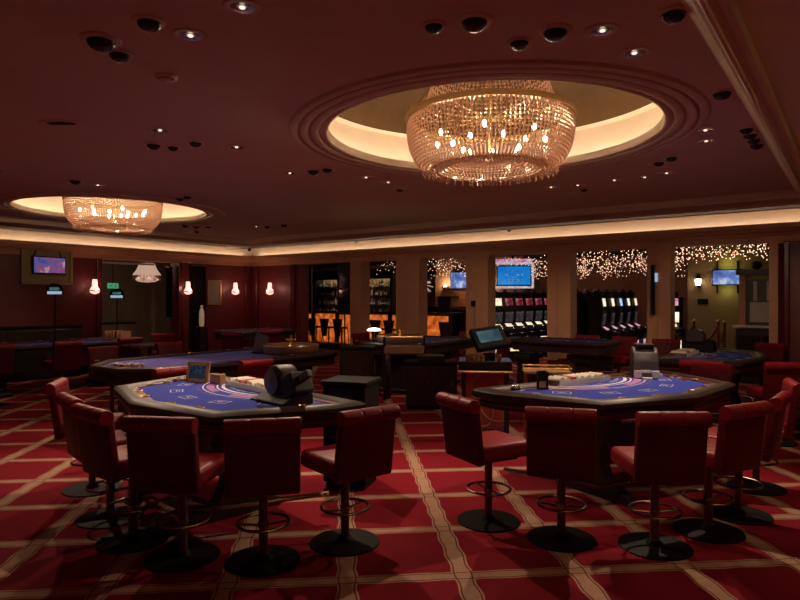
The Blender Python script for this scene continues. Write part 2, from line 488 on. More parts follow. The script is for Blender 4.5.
# rooms beyond
struct(bx((-10, 19.1, 1.6), (20, .2, 3.2)).build('wall_far', 'wall_terracotta'))
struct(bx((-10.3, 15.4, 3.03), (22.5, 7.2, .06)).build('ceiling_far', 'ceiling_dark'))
struct(bx((-20.3, 13, 1.6), (.2, 13, 3.2)).build('wall_far_side', 'wall_grey'))
struct(bx((-17.4, 7.9, 1.55), (.2, 7.4, 3.1)).build('wall_side_room', 'wall_grey'))
struct(bx((-15.9, 8, 2.92), (3.2, 7.2, .06)).build('ceiling_side_room', 'wall_grey'))
struct(bx((-9.9, 17.35, 1.5), (3.2, .2, 3.0)).build('wall_alcove', 'wall_terracotta'))
struct(bx((-2.0, 15.35, 1.5), (2.35, .2, 3.0)).build('wall_reception', 'wall_brown'))
struct(bx((.6, 14, 1.5), (.2, 5, 3.0)).build('wall_far_right', 'wall_terracotta'))

# ------------------------------------------------------------------ lights of the ceiling
def spot(loc, target, power, size=60, blend=.6, radius=.022, col=(1, .72, .5), parent=None):
    l = bpy.data.lights.new('spot', 'SPOT'); l.energy = power*1.8; l.spot_size = math.radians(size); l.spot_blend = blend
    l.shadow_soft_size = radius; l.color = col
    o = bpy.data.objects.new('spotlight_beam', l); COL.objects.link(o)
    o.location = loc
    d = Vector(target)-Vector(loc); o.rotation_euler = d.to_track_quat('-Z', 'Y').to_euler()
    return o
def point(loc, power, r=.05, col=(1, .7, .45)):
    l = bpy.data.lights.new('point', 'POINT'); l.energy = power; l.shadow_soft_size = r; l.color = col
    o = bpy.data.objects.new('lamp_light', l); COL.objects.link(o); o.location = loc
    return o

eye = thing('eyeball_spotlight', '', 'spotlight', (0, 0, -20))
MB().lathe([(.115, 0), (.11, -.012), (.075, -.02), (.07, .0)], 28).build('trim_ring', 'moulding', eye, smooth=True)
MB().sphere((0, 0, -.012), .082, 20, 8, .75, -1, .1).build('ball', 'black_gloss', eye, smooth=True)
dn = thing('recessed_downlight', '', 'downlight', (0, 0, -20))
MB().lathe([(.10, 0), (.095, -.008), (.07, -.008), (.055, .0)], 24).build('trim_ring', 'moulding', dn, smooth=True)
MB().lathe([(.07, -.006), (.045, -.002), (.03, -.001)], 20).build('reflector', 'down_reflector', dn, smooth=True)
MB().sphere((0, 0, -.004), .016, 12, 6, .4).build('lens', 'down_lens', dn, smooth=True)
EYES = [(-3.51, 1.78, 1.25), (-3.62, 1.95, .95), (-3.07, 1.82, 1), (-1.87, 2.79, .8), (-1.66, 2.87, 1.1), (-1.59, 3.27, .85), (-1.36, 3.25, 1.05), (-.78, 3.42, 1),
        (-.80, 4.96, 1), (-.80, 6.15, .9), (-.80, 6.38, .9), (-.80, 6.61, .9), (-.80, 6.84, .95), (-5.49, 3.3, 1), (-5.43, 3.47, .8), (-5.10, 3.5, .9), (-7.97, 3.71, 1),
        (-7.9, 5.28, .9), (-8.14, 5.32, .9), (-5.11, 5.1, 1.05), (-4.92, 5.13, .95), (-5.05, 6.7, .8), (-1.77, 7.09, .9), (-1.6, 6.92, .9), (-3.03, 8.23, .7),
        (-11.95, 5.64, .9), (-11.07, 7.35, 1), (-11.08, 7.62, 1), (-10.85, 7.75, 1), (-11.85, 8.17, .9), (-9.86, 8.48, .9), (-9.32, 8.46, 1.1)]
SPOTLABEL = [('black eyeball spotlight in the plain ceiling beside the smoke detector', lambda x, y: x > -4 and x < -2.9 and y < 2.5),
             ('black eyeball spotlight in the row beside the straight ceiling moulding', lambda x, y: x > -.9),
             ('black eyeball spotlight beside the ring moulding of the large chandelier cove', lambda x, y: x > -4.0),
             ('black eyeball spotlight in the ceiling between the two chandelier coves', lambda x, y: x > -8.5),
             ('small black eyeball spotlight in the ceiling toward the dark red corner walls', lambda x, y: True)]
for x, y, s in EYES:
    lb = next(l for l, f in SPOTLABEL if f(x, y))
    o = dup(eye, (x, y, CZ), random.random()*6, lb, 'eyeball spotlights: '+lb[30:])
    s *= .78; o.scale = (s, s, s)
DOWN = [(-3.05, 2.06), (-2.54, 2.02), (-4.99, 3.06), (-4.94, 3.86), (-8.07, 4.05), (-4.89, 5.79), (-4.87, 6.21), (-5.46, 5.05), (-1.15, 3.41), (-1.1, 3.84),
        (-1.10, 5.99), (-1.17, 6.41), (-1.85, 7.77), (-2.49, 7.83), (-2.13, 7.87), (-2.99, 7.89), (-3.33, 7.81), (-8.13, 2.87), (-11.6, 4.64), (-10.1, 8.4)]
for x, y in DOWN:
    lb = 'small recessed downlight with a bright lens in the ceiling near the ' + ('straight moulding' if x > -1.5 else 'large chandelier cove' if x > -3.5 or y > 5.5 and x > -5 else 'eyeball spotlights' if x > -6 else 'farther chandelier cove')
    dup(dn, (x, y, CZ-.001), 0, lb, 'recessed downlights: '+lb[62:])
for o in (eye, dn):
    for ch in list(o.children): bpy.data.objects.remove(ch)
    bpy.data.objects.remove(o)
sd = thing('smoke_detector', 'round pale smoke detector on the dark ceiling', 'smoke detector', (-3.74, 2.34, CZ))
MB().lathe([(.075, 0), (.075, -.012), (.05, -.03), (.03, -.036), (.001, -.036)], 24).build('housing', 'moulding', sd, smooth=True)
MB().lathe([(.052, -.03), (.056, -.026), (.06, -.021)], 24).build('sensor_slot', 'frieze', sd)
vent = thing('ceiling_vent', 'oval ceiling air vent with a dark slot', 'vent', (-5.45, 2.42, CZ), .6)
m = MB(); m.T = Matrix.Scale(2.2, 4, (1, 0, 0)); m.lathe([(.09, 0), (.085, -.012), (.06, -.012), (.055, 0)], 28).build('frame', 'moulding', vent, smooth=True)
for k in (-1, 0, 1): bx((0, k*.03, -.006), (.24, .012, .008)).build('slat', 'frieze', vent)

# the light itself: aimed from the ceiling spotlights
for l, t, p, s in [((-5.0, 5.1, 3.1), (-3.9, 2.7, .3), 145, 105), ((-1.7, 7.0, 3.1), (-1.6, 4.6, .3), 145, 105),
                   ((-3.51, 1.78, 3.1), (-4.5, 3.2, .9), 22, 60), ((-5.43, 3.4, 3.1), (-4.4, 3.0, .9), 26, 70),
                   ((-1.62, 2.87, 3.1), (-1.9, 5.2, .9), 26, 60), ((-.82, 4.96, 3.1), (-1.7, 5.5, .9), 22, 70),
                   ((-.82, 6.6, 3.1), (-1.4, 9.5, .9), 60, 70), ((-3.0, 8.2, 3.1), (-4.3, 9.8, .9), 55, 80),
                   ((-5.05, 6.7, 3.1), (-6.8, 5.6, .9), 45, 80), ((-7.97, 3.71, 3.1), (-7.2, 4.8, .9), 40, 80), ((-5.05, 6.7, 3.1), (-6.4, 9.4, .9), 50, 75),
                   ((-11.07, 7.35, 3.1), (-12.1, 5.2, .9), 40, 80), ((-9.86, 8.48, 3.1), (-12.2, 10, .9), 45, 80),
                   ((-3.0, 7.9, 3.1), (-3.3, 5.4, 0), 60, 70), ((-7.9, 5.28, 3.1), (-6.6, 2.2, 0), 115, 85), ((-.78, 3.42, 3.1), (.4, 5.0, 0), 14, 85), ((-7.97, 3.71, 3.1), (-5.2, 1.3, 0), 75, 80)]:
    spot(l, t, p, s)

# ------------------------------------------------------------------ chandeliers
def chandelier(cx, cy, label, scale_, s=1.0):
    t = thing('crystal_chandelier', label, 'chandelier', (cx, cy, 0))
    k_ = .92
    bowl = [(.815, 3.33), (.83, 3.29), (.83, 3.24), (.82, 3.18), (.81, 3.12), (.79, 3.06), (.765, 3.01), (.735, 2.97), (.70, 2.94), (.65, 2.915), (.58, 2.895), (.52, 2.885)]
    inner = [(.52, 2.885), (.47, 2.90), (.42, 2.925), (.37, 2.96), (.31, 2.985), (.24, 2.99), (.16, 2.99), (.08, 2.99)]
    tent = [(.78, 3.38), (.70, 3.44), (.63, 3.54), (.58, 3.68), (.54, 3.85), (.50, 4.08)]
    bowl, inner, tent = [[(r*k_, z) for r, z in q] for q in (bowl, inner, tent)]
    def walk(pl, st):
        out = []; acc = 0
        for (r0, z0), (r1, z1) in zip(pl, pl[1:]):
            L = math.hypot(r1-r0, z1-z0); d = -acc
            while True:
                d += st if out or d < 0 else 0
                if not out: d = 0
                if d > L: acc = L-(d-st); break
                out.append((r0+(r1-r0)*d/L, z0+(z1-z0)*d/L))
                if d == 0 and len(out) == 1: d = 0
        return out
    def strands(pl, n, st, r):
        m = MB(); P = walk(pl, st)
        for i in range(n):
            for j, (R, z) in enumerate(P):
                a = 2*PI*(i+.5*(j % 2)*0)/n
                rr = r*max(.75, min(1.1, R*2*PI/n/.047))
                m.octa((R*math.cos(a), R*math.sin(a), z), rr, r*1.25)
        return m
    o = strands(bowl, 120, .0325*scale_, .0165).build('bowl_crystals', 'crystal', t); o['kind'] = 'stuff'
    o = strands(inner, 70, .034*scale_, .0135).build('centre_crystals', 'crystal', t); o['kind'] = 'stuff'
    o = strands(tent, 108, .045*scale_, .012).build('crown_crystals', 'crystal', t); o['kind'] = 'stuff'
    m = MB()
    for i in range(120):
        a = 2*PI*i/120
        for k in range(2): m.octa(((.62-.05*(i % 3))*math.cos(a), (.62-.05*(i % 3))*math.sin(a), 2.888-.028*k-.006*(i % 3)), .009, .017)
    o = m.build('fringe_drops', 'crystal', t); o['kind'] = 'stuff'
    MB().lathe([(.735, 3.335), (.78, 3.335), (.785, 3.36), (.78, 3.385), (.735, 3.385), (.735, 3.335)], 72).build('rim_band', 'gold_leaf', t, smooth=True)
    MB().lathe([(.44, 4.06), (.48, 4.06), (.48, 4.12), (.44, 4.12), (.44, 4.06)], 48).build('crown_ring', 'gold_leaf', t)
    MB().lathe([(.52, 2.895), (.54, 2.895), (.54, 2.91), (.52, 2.91), (.52, 2.895)], 48).build('lower_ring', 'gold_leaf', t)
    MB().tube([(0, 0, 3.05), (0, 0, 4.16)], .009, 8).build('stem', 'brass', t)
    m = MB()
    for k in range(6):
        a = PI*k/6; m.tube([(-.74*math.cos(a), -.74*math.sin(a), 3.36), (.74*math.cos(a), .74*math.sin(a), 3.36)], .004, 6)
    m.build('spoke_frame', 'gold_leaf', t)
    for k in range(14):
        a = 2*PI*k/14+.2; r = .52 if k % 2 else .34
        b = MB().sphere((r*math.cos(a), r*math.sin(a), 3.14+.04*(k % 2)), .02, 6, 4, 1.4).build('bulb', 'bulb', t)
    return t
chandelier(*CH[0], 'large bowl-shaped crystal chandelier in the nearer round cove, gold rim', 1)
chandelier(*CH[1], 'crystal chandelier in the farther round cove by the dark red wall', 1.15)

# ------------------------------------------------------------------ stools
def make_stool():
    t = thing('swivel_stool', 'red leather swivel stool', 'stool')
    MB().lathe([(.001, .0), (.235, .0), (.24, .005), (.236, .010), (.15, .014), (.06, .018), (.035, .05), (.001, .05)], 40).build('base', 'base_black', t, smooth=True)
    MB().cyl((0, 0, .045), .030, .45, 16).build('column', 'bronze_pole', t, smooth=True)
    r = MB().tube([(.165*math.cos(a), .165*math.sin(a), .25) for a in [2*PI*i/36 for i in range(36)]], .0105, 8, True).build('foot_ring', 'dark_chrome', t, smooth=True)
    m = MB()
    for k in (0, 1): m.tube([(.03*(1 if k else -1), 0, .235), (.165*(1 if k else -1), 0, .25)], .008, 6)
    m.cyl((0, 0, .22), .036, .035, 14)
    m.build('ring_bracket', 'dark_chrome', r)
    bx((0, .01, .503), (.30, .30, .03)).build('seat_plate', 'base_black', t, bevel=.006)
    bx((0, .015, .575), (.45, .46, .12)).build('seat', 'leather_red', t, bevel=.035, seg=4, smooth=True)
    # backrest: slab that leans back and ends in a rolled top
    b = MB(); b.T = Matrix.Translation((0, -.215, .495)) @ Matrix.Rotation(math.radians(7), 4, 'X')
    b.box((0, 0, .215), (.45, .065, .43))
    back = b.build('backrest', 'leather_maroon', t, bevel=.018, seg=3, smooth=True)
    for k in range(3):                     # rolled top in three tufted lengths
        q = MB(); q.T = Matrix.Translation((0, -.215, .495)) @ Matrix.Rotation(math.radians(7), 4, 'X')
        x0 = -.228+.152*k; q.T = q.T @ Matrix.Translation((x0+.076, -.018, .437)) @ Matrix.Rotation(PI/2, 4, 'Y')
        q.lathe([(.001, -.076), (.047, -.076), (.050, -.072), (.051, -.06), (.051, 0), (.051, .06), (.050, .072), (.047, .076), (.001, .076)], 18)
        q.build('roll_cushion', 'leather_red', back, smooth=True)
    for s in (-1, 1):                      # studded welt down each edge
        q = MB(); q.T = Matrix.Translation((0, -.215, .495)) @ Matrix.Rotation(math.radians(7), 4, 'X')
        for i in range(14): q.sphere((s*.222, -.034, .03+.026*i), .0045, 6, 3)
        q.build('stud_row', 'bronze_pole', back)
    return t
stool0 = make_stool(); used = [False]
def stool(x, y, fx, fy, label, group):
    if not used[0]:
        used[0] = True; o = stool0; o.location = (x, y, 0); o.rotation_euler.z = face(fx, fy); o['label'] = label; o['group'] = group
    else: o = dup(stool0, (x, y, 0), face(fx, fy), label, group)
    return o
G1 = 'stools at the table with the gold-framed sign'
for x, y, fx, fy, l in [(-3.55, 2.34, -.5, .9, 'red leather swivel stool facing the middle of the table with the gold-framed sign'),
                        (-3.08, 2.62, -.78, .68, 'red leather swivel stool squarely facing the drum card shuffler'),
                        (-2.86, 3.16, -1, .25, 'red leather swivel stool turned sideways to the open carpet aisle, beside drum card shuffler'),
                        (-4.07, 2.29, .05, 1, 'red leather swivel stool next to two more at rounded side of gold-framed sign table'),
                        (-4.63, 2.42, .2, .98, 'red leather swivel stool half hidden at gold-framed sign table, seen past the next stool'),
                        (-5.46, 2.69, .6, .8, 'red leather swivel stool at the padded corner with chips, gold-framed sign table')]:
    stool(x, y, fx, fy, l, G1)
G2 = 'stools at the table with the upright card shuffler'
for x, y, fx, fy, l in [(-2.26, 4.12, .42, .9, 'red leather swivel stool before the screen kiosk, at the end with the silver bell'),
                        (-1.68, 4.12, -.36, .93, 'red leather swivel stool facing the black card holder on the upright-shuffler table'),
                        (-1.12, 4.38, -.6, .8, 'red leather swivel stool facing the upright card shuffler across the blue felt'),
                        (-.88, 4.90, -.95, .45, 'red leather swivel stool at upright-shuffler table, its red seat showing, turned left'),
                        (-.76, 5.42, -1, .05, 'red leather swivel stool seen edge-on at the upright-shuffler table'),
                        (-.74, 6.28, -1, -.25, 'red leather swivel stool beyond the brown corner of the upright-shuffler table'),
                        (-1.38, 7.22, -.25, -1, 'red leather swivel stool at far end of upright-shuffler table, only its top showing')]:
    stool(x, y, fx, fy, l, G2)
for x, y, fx, fy, l in [(-1.50, 8.05, -.1, 1, 'with its back to the upright-shuffler table'), (-.80, 8.4, -.5, .9, 'at its rounded corner on the open carpet'), (-.46, 8.95, -1, .2, 'on its outer side, next to the rounded corner'),
                        (-.50, 9.6, -1, 0, 'at the middle of its outer side'), (-.62, 10.3, -1, -.2, 'on its outer side toward the red wall'), (-1.25, 11.12, -.4, -1, 'beyond it, below the booth door'), (-2.62, 11.15, .4, -1, 'beyond it, behind the card shuffler')]:
    stool(x, y, fx, fy, 'red stool of the rope-barrier card table, '+l, 'stools round the table near the rope barrier')
for x, y, fx, fy, l in [(-10.95, 3.8, -1, 0, 'red stool at the chip-free end of the blue table under the wall television'), (-10.92, 4.85, -1, .05, 'middle red stool of three at the blue table under the wall television'), (-10.98, 5.95, -1, -.05, 'red stool beside the chip rack at the blue table under the wall television')]:
    stool(x, y, fx, fy, l, 'stools at the table under the wall television')
for x, y, fx, fy, l in [(-6.02, 3.72, -1, .1, 'red stool top showing between the chip-stack roulette table and gold-framed sign'), (-6.0, 4.75, -1, 0, 'red stool top showing behind the wooden card box, at the roulette table'),
                        (-8.75, 4.6, 1, 0, 'red stool across the chip-stack roulette table, nearer its chip end'), (-8.75, 5.7, 1, 0, 'red stool across the chip-stack roulette table, nearer its wheel end')]:
    stool(x, y, fx, fy, l, 'stools at the roulette table with chip stacks')
for x, y, fx, fy in [(-10.6, 8.3, -.6, 1), (-10.9, 9.4, -1, .4), (-11.15, 6.95, 1, -.4)]:
    stool(x, y, fx, fy, 'red leather swivel stool by the corner table below the wall sconces', 'stools by the corner table')
for x, y, fx, fy, l in [(-4.25, 11.45, 0, -1, 'red stool behind the blue edged table, nearer the five slot machines'), (-3.55, 11.4, -.1, -1, 'red stool behind the blue edged table, nearer the narrow black pillar display'),
                        (-8.0, 9.6, 1, -.1, 'red stool on the bar side of the lilac felt roulette table'), (-5.25, 9.6, -1, -.1, 'red stool between the lilac felt roulette table and the blue edged table')]:
    stool(x, y, fx, fy, l, 'stools at the tables before the slot machines')

# ------------------------------------------------------------------ card tables
POLY = [(-1.30, 0), (-1.30, -.28), (-.97, -1.13), (0, -1.34), (.97, -1.13), (1.30, -.28), (1.30, 0)]
TZ = .89
def card_table(label, x, y, rz, s=1.0, marks=True):
    t = thing('card_table', label, 'table', (x, y, 0), rz)
    P = [(a*s, b*s) for a, b in POLY]
    def loop(d, z): return [(a, b, z) for a, b in off(P, d)]
    # felt bed
    f = MB().prism(off(P, .19), TZ-.05, TZ-.022).build('felt', 'felt_blue', t)
    MB().ring([loop(.13, TZ-.05), loop(.13, TZ-.012), loop(.195, TZ-.016), loop(.195, TZ-.05)]).build('wood_track', 'mahogany', t)
    prof = [(.14, TZ-.05), (.14, TZ-.012), (.115, TZ+.004), (.075, TZ+.008), (.03, TZ), (.004, TZ-.02), (0, TZ-.045), (.008, TZ-.072), (.03, TZ-.088), (.06, TZ-.095)]
    MB().ring([loop(d, z) for d, z in prof]).build('armrest', 'rail_leather', t, smooth=True)
    MB().prism(off(P, .05), TZ-.16, TZ-.06).build('apron', 'black_wood', t)
    MB().ring([loop(.046, TZ-.115), loop(.04, TZ-.118), loop(.04, TZ-.128), loop(.046, TZ-.131)]).build('apron_line', 'mahogany', t)  # thin raised mahogany line round the apron
    # cup holders in the track, two for each side
    ins = off(P, .163)
    for i in range(1, 5):
        (x0, y0), (x1, y1) = ins[i], ins[i+1]
        for k in ((.3, .7) if i in (2, 3) else (.35, .75)):
            c = (x0+(x1-x0)*k, y0+(y1-y0)*k, TZ-.012)
            MB().lathe([(.040, 0), (.042, .006), (.036, .008), (.031, .002), (.030, -.012), (.001, -.012)], 18, c).build('cup_holder', 'brass', t, smooth=True)
    # printed layout
    if marks:
        z = TZ-.0205
        def arc(r0, r1, a0, a1, mat, cy=.18*s, n=24):
            m = MB(); V = []; F = []
            for i in range(n+1):
                a = a0+(a1-a0)*i/n
                V += [(r0*math.cos(a)*1.15, cy+r0*math.sin(a), z), (r1*math.cos(a)*1.15, cy+r1*math.sin(a), z)]
            for i in range(n): F.append((2*i, 2*i+1, 2*i+3, 2*i+2))
            m.add(V, F); m.build('layout_arc', mat, f)
        arc(.60*s, .63*s, PI*1.10, PI*1.90, 'print_white'); arc(.66*s, .675*s, PI*1.10, PI*1.90, 'print_white')
        arc(.69*s, .76*s, PI*1.12, PI*1.45, 'print_pink'); arc(.69*s, .76*s, PI*1.55, PI*1.88, 'print_pink')
        arc(.785*s, .797*s, PI*1.10, PI*1.90, 'print_white')
        for k in range(7):
            a = PI*(1.10+.80*k/6); m = MB()
            cx, cy = .98*s*math.cos(a)*1.02, .12*s+.98*s*math.sin(a)
            for (u0, u1, v0, v1) in [(-.08, .08, -.055, -.047), (-.08, .08, .047, .055), (-.08, -.072, -.055, .055), (.072, .08, -.055, .055), (-.03, .03, -.006, .006), (-.045, .045, .018, .024)]:
                cr, sr = math.cos(a+PI/2), math.sin(a+PI/2)
                q = [(cx+u*cr-v*sr, cy+u*sr+v*cr, z) for u, v in ((u0, v0), (u1, v0), (u1, v1), (u0, v1))]
                m.add(q, [(0, 1, 2, 3)])
            m.build('betting_box', 'print_white', f)
        for r, a0, a1 in [(.83, 1.22, 1.78), (.54, 1.2, 1.8)]:
            m = MB()
            n = 34
            for k in range(n):                # lettering too small to read: short strokes
                a = PI*(a0+(a1-a0)*k/n)
                if k % 7 == 6: continue
                cx, cy = r*s*math.cos(a)*1.15, .18*s+r*s*math.sin(a)
                h = .012+.006*((k*7) % 3)
                q = [(cx-.005, cy-h, z), (cx+.004, cy-h, z), (cx+.006, cy+h, z), (cx-.003, cy+h, z)]
                m.add(q, [(0, 1, 2, 3)])
            m.build('printed_line', 'print_pink' if r > .7 else 'print_white', f)
    # scrolled pedestal legs and foot rail
    for sx in (-1, 1):
        prof = [(-.16, 0), (.62, 0), (.62, .06), (.50, .10), (.36, .15), (.31, .28), (.33, .44), (.42, .58), (.55, .66), (.58, .72), (-.02, .72), (.02, .6), (.10, .46), (.12, .3), (.06, .15), (-.06, .09), (-.16, .06)]
        m = MB(); m.T = Matrix.Scale(s, 4, (1, 0, 0)) @ Matrix.Scale(s, 4, (0, 1, 0))
        m.prism_x([(-.95+q[0], q[1]) for q in prof], sx*.55-.06, sx*.55+.06)
        m.build('leg', 'black_wood', t, bevel=.01)
    bx((0, -.62*s, .36), (1.0*s, .08, .34)).build('modesty_panel', 'black_wood', t, bevel=.01)
    rail = off(P, .16)[1:6]
    fr = MB().tube([(a, b, .19) for a, b in rail], .02, 8).build('foot_rail', 'dark_chrome', t, smooth=True)
    for sx in (-1, 1): MB().tube([(sx*.55*s, -1.0*s, .17), (sx*.55*s, -1.09*s, .19)], .015, 6).build('rail_bracket', 'dark_chrome', fr)
    return t
T1 = (-4.36, 3.86, -.16, 1.0)
T2 = (-2.35, 6.03, 1.23, 1.02)
T7 = (-2.25, 9.75, 1.55, .95)
card_table('blue felt card table with padded rim carrying drum card shuffler and gold-framed sign', *T1)
card_table('blue felt card table with padded rim carrying the upright silver-fronted card shuffler', *T2)
card_table('blue felt card table near the rope barrier and slot machines', *T7)

def on(T, x, y, z=0):
    c, s_ = math.cos(T[2]), math.sin(T[2])
    return (T[0]+c*x-s_*y, T[1]+s_*x+c*y, TZ-.022+z)

def chip_tray(T, x, y, rz, label, n=11):
    t = thing('chip_tray', label, 'chip tray', on(T, x, y), T[2]+rz)
    bx((0, 0, .008), (.74, .24, .016)).build('tray', 'black_matte', t)
    for sx in (-1, 1): bx((sx*.365, 0, .025), (.012, .24, .05)).build('tray_end', 'steel', t)
    for sy in (-1, 1): bx((0, sy*.117, .025), (.74, .008, .05)).build('tray_side', 'paper', t)
    for i in range(n):
        m = MB(); m.T = Matrix.Translation((-.325+.065*i, 0, .044)) @ Matrix.Rotation(PI/2, 4, 'X')
        L = .20-.02*((i*5) % 3)
        k = 9
        for j in range(k): m.lathe([(.001, -.10+L*j/k), (.028, -.10+L*j/k), (.0285, -.10+L*(j+.85)/k), (.001, -.10+L*(j+.85)/k)], 12)
        m.build('chip_row', ['chip_white', 'chip_white', 'chip_tan', 'chip_white', 'chip_red'][(i*3) % 5] if i % 3 == 0 else 'chip_white', t)
chip_tray(T1, -.06, -.17, 0, 'chip tray with rows of white chips beside the drum card shuffler')
chip_tray(T2, -.12, -.16, 0, 'chip tray with rows of white chips on the upright-shuffler table')
chip_tray(T7, -.1, -.2, 0, 'chip tray with chips on the card table near the rope barrier')

# drum card shuffler on the first table
t = thing('drum_card_shuffler', 'dark grey drum-shaped card shuffler on the blue felt by the chip tray', 'card shuffler', on(T1, .80, -.42), T1[2]+.02)
t.scale = (.88, .88, .88)
MB().prism_x([(-.16, 0), (.16, 0), (.16, .10), (-.02, .10), (-.16, .03)], -.25, .20).build('housing', 'plastic_dark', t, bevel=.01)
m = MB(); m.T = Matrix.Translation((-.08, .02, .19)) @ Matrix.Rotation(PI/2, 4, 'X')
m.lathe([(.001, -.10), (.12, -.10), (.145, -.085), (.15, -.06), (.15, .06), (.145, .085), (.12, .10), (.001, .10)], 36).build('drum', 'plastic_dark', t, smooth=True)
m = MB(); m.T = Matrix.Translation((-.08, -.085, .19)) @ Matrix.Rotation(PI/2, 4, 'X')
m.lathe([(.001, .002), (.09, .002), (.105, .012), (.11, .02), (.001, .03)], 30).build('drum_cover', 'plastic_grey', t, smooth=True)
m = MB(); m.T = Matrix.Translation((.14, .02, .17)) @ Matrix.Rotation(-.5, 4, 'Y')
m.box((0, 0, 0), (.20, .22, .20)).build('card_hopper', 'plastic_dark', t, bevel=.02)
m = MB(); m.T = Matrix.Translation((.26, .02, .26)) @ Matrix.Rotation(-.5, 4, 'Y')
m.box((0, 0, 0), (.16, .06, .07)).build('feed_arm', 'plastic_grey', t, bevel=.012)
bx((.205, -.06, .12), (.012, .05, .03)).build('label_plate', 'paper', t)
m = MB(); m.prism_x([(-.13, 0), (.13, 0), (.13, .08), (-.13, .015)], 0, .13); m.T = Matrix.Identity(4)
m.build('card_ramp', 'plastic_dark', t, loc=(-.38, 0, 0))

# gold-framed sign, small wooden card box
t = thing('framed_sign', 'small gold-framed sign tilted back on the blue felt table', 'sign', on(T1, -.80, -.40), T1[2]+.50)
R = Matrix.Rotation(-.22, 4, 'X')
m = MB(); m.T = R
for c, d in [((0, 0, .02), (.25, .022, .035)), ((0, 0, .185), (.25, .022, .035)), ((-.11, 0, .10), (.03, .022, .18)), ((.11, 0, .10), (.03, .022, .18))]: m.box(c, d)
m.build('frame', 'wood_gold', t)
m = MB(); m.T = R; m.box((0, .004, .10), (.20, .008, .15)); m.build('picture', 'picture_print', t)
m = MB(); m.tube([(0, .02, .15), (0, .11, .0)], .006, 6); m.build('stand', 'black_matte', t)
t = thing('card_box', 'small wooden card box with a slotted top beside the gold-framed sign', 'box', on(T1, -.56, -.30), T1[2]+.35)
bx((0, 0, .05), (.13, .08, .10)).build('body', 'wood_gold', t, bevel=.006)
bx((0, 0, .102), (.10, .02, .006)).build('slot', 'black_matte', t)
bx((0, -.042, .05), (.09, .004, .05)).build('front_plate', 'brass', t)

def chip_stack(x, y, z, n, mat, label, group):
    m = MB()
    for k in range(n): m.lathe([(.001, .004*k), (.0195, .004*k), (.0195, .004*k+.0034), (.001, .004*k+.0034)], 14, (random.uniform(-.001, .001), random.uniform(-.001, .001), 0))
    return tag(m.build('chip_stack', mat, loc=(x, y, z)), label, 'chips', group)
for i, (x, y) in enumerate([(-1.06, -.36), (-1.02, -.44), (-.98, -.52), (-1.0, -.34), (-.94, -.60), (-.97, -.43), (-.90, -.66)]):
    p = on(T1, x*1.03, y); chip_stack(p[0], p[1], p[2], 5+i % 4, ['chip_tan', 'chip_white', 'chip_red'][i % 3], 'chip stack at the padded corner of the gold-framed sign table', 'chip stacks at the padded corner')
for i, (x, y) in enumerate([(.95, -.50), (1.0, -.42), (.93, -.60), (1.02, -.33), (.88, -.68), (.97, -.36)]):
    p = on(T2, x, y); chip_stack(p[0], p[1], p[2], 4+i % 4, ['chip_tan', 'chip_red', 'chip_white'][i % 3], 'chip stack at the brown corner of the upright-shuffler table', 'chip stacks at the brown corner')

# upright shuffler, bell and card holder on the second table
t = thing('upright_card_shuffler', 'upright rounded card shuffler with a silver front on the blue felt', 'card shuffler', on(T2, .78, -.30), math.radians(24))
t.scale = (.92, .92, .9)
MB().prism_x([(-.15, 0), (.16, 0), (.16, .30), (.10, .35), (.0, .35), (-.09, .30), (-.13, .20), (-.15, .09)], -.135, .135).build('housing', 'plastic_grey', t, bevel=.018, seg=3, smooth=True)
bx((0, .02, .37), (.20, .18, .04)).build('top_lid', 'plastic_dark', t, bevel=.01)
for sx in (-1, 1): bx((sx*.095, -.158, .052), (.08, .03, .085)).build('front_block', 'silver_paint', t, bevel=.006)
bx((0, -.156, .085), (.11, .03, .03)).build('front_bridge', 'silver_paint', t, bevel=.004)
bx((0, -.20, .012), (.10, .11, .02)).build('card_outlet', 'silver_paint', t, bevel=.004)
t = thing('call_bell', 'silver dome call bell on the blue felt near the table end', 'bell', on(T2, -.98, -.20))
MB().lathe([(.001, 0), (.045, 0), (.045, .012), (.001, .012)], 20).build('base', 'black_matte', t)
MB().sphere((0, 0, .016), .042, 20, 6, 1, 0, 1).build('dome', 'steel', t, smooth=True)
MB().cyl((0, 0, .055), .006, .018, 8).build('button', 'steel', t)
t = thing('discard_holder', 'black upright discard card holder on the blue felt table', 'card holder', on(T2, -.72, -.28), .5)
bx((0, 0, .008), (.10, .13, .016)).build('base', 'plastic_dark', t)
bx((-.042, 0, .085), (.012, .12, .15)).build('side', 'plastic_dark', t)
bx((.042, 0, .085), (.012, .12, .15)).build('side', 'plastic_dark', t)
bx((0, .055, .085), (.08, .012, .15)).build('back', 'plastic_dark', t)
bx((0, 0, .04), (.062, .09, .045)).build('cards', 'wood_gold', t)
tag(bx((0, 0, .004), (.20, .06, .008)).build('card_ruler', 'wood_gold', loc=on(T2, -.6, -.42), rz=.6), 'wooden card ruler lying flat on the blue felt by the card holder', 'ruler')
t = thing('drum_card_shuffler', 'dark card shuffler on the card table near the rope barrier', 'card shuffler', on(T7, .62, -.25), T7[2]+PI/2)
MB().prism_x([(-.16, 0), (.16, 0), (.16, .12), (.05, .2), (-.10, .16), (-.16, .04)], -.22, .22).build('housing', 'plastic_dark', t, bevel=.02)
m = MB(); m.T = Matrix.Translation((.05, 0, .22)) @ Matrix.Rotation(PI/2, 4, 'X')
m.lathe([(.001, -.1), (.12, -.1), (.13, -.08), (.13, .08), (.12, .1), (.001, .1)], 28).build('drum', 'plastic_grey', t, smooth=True)

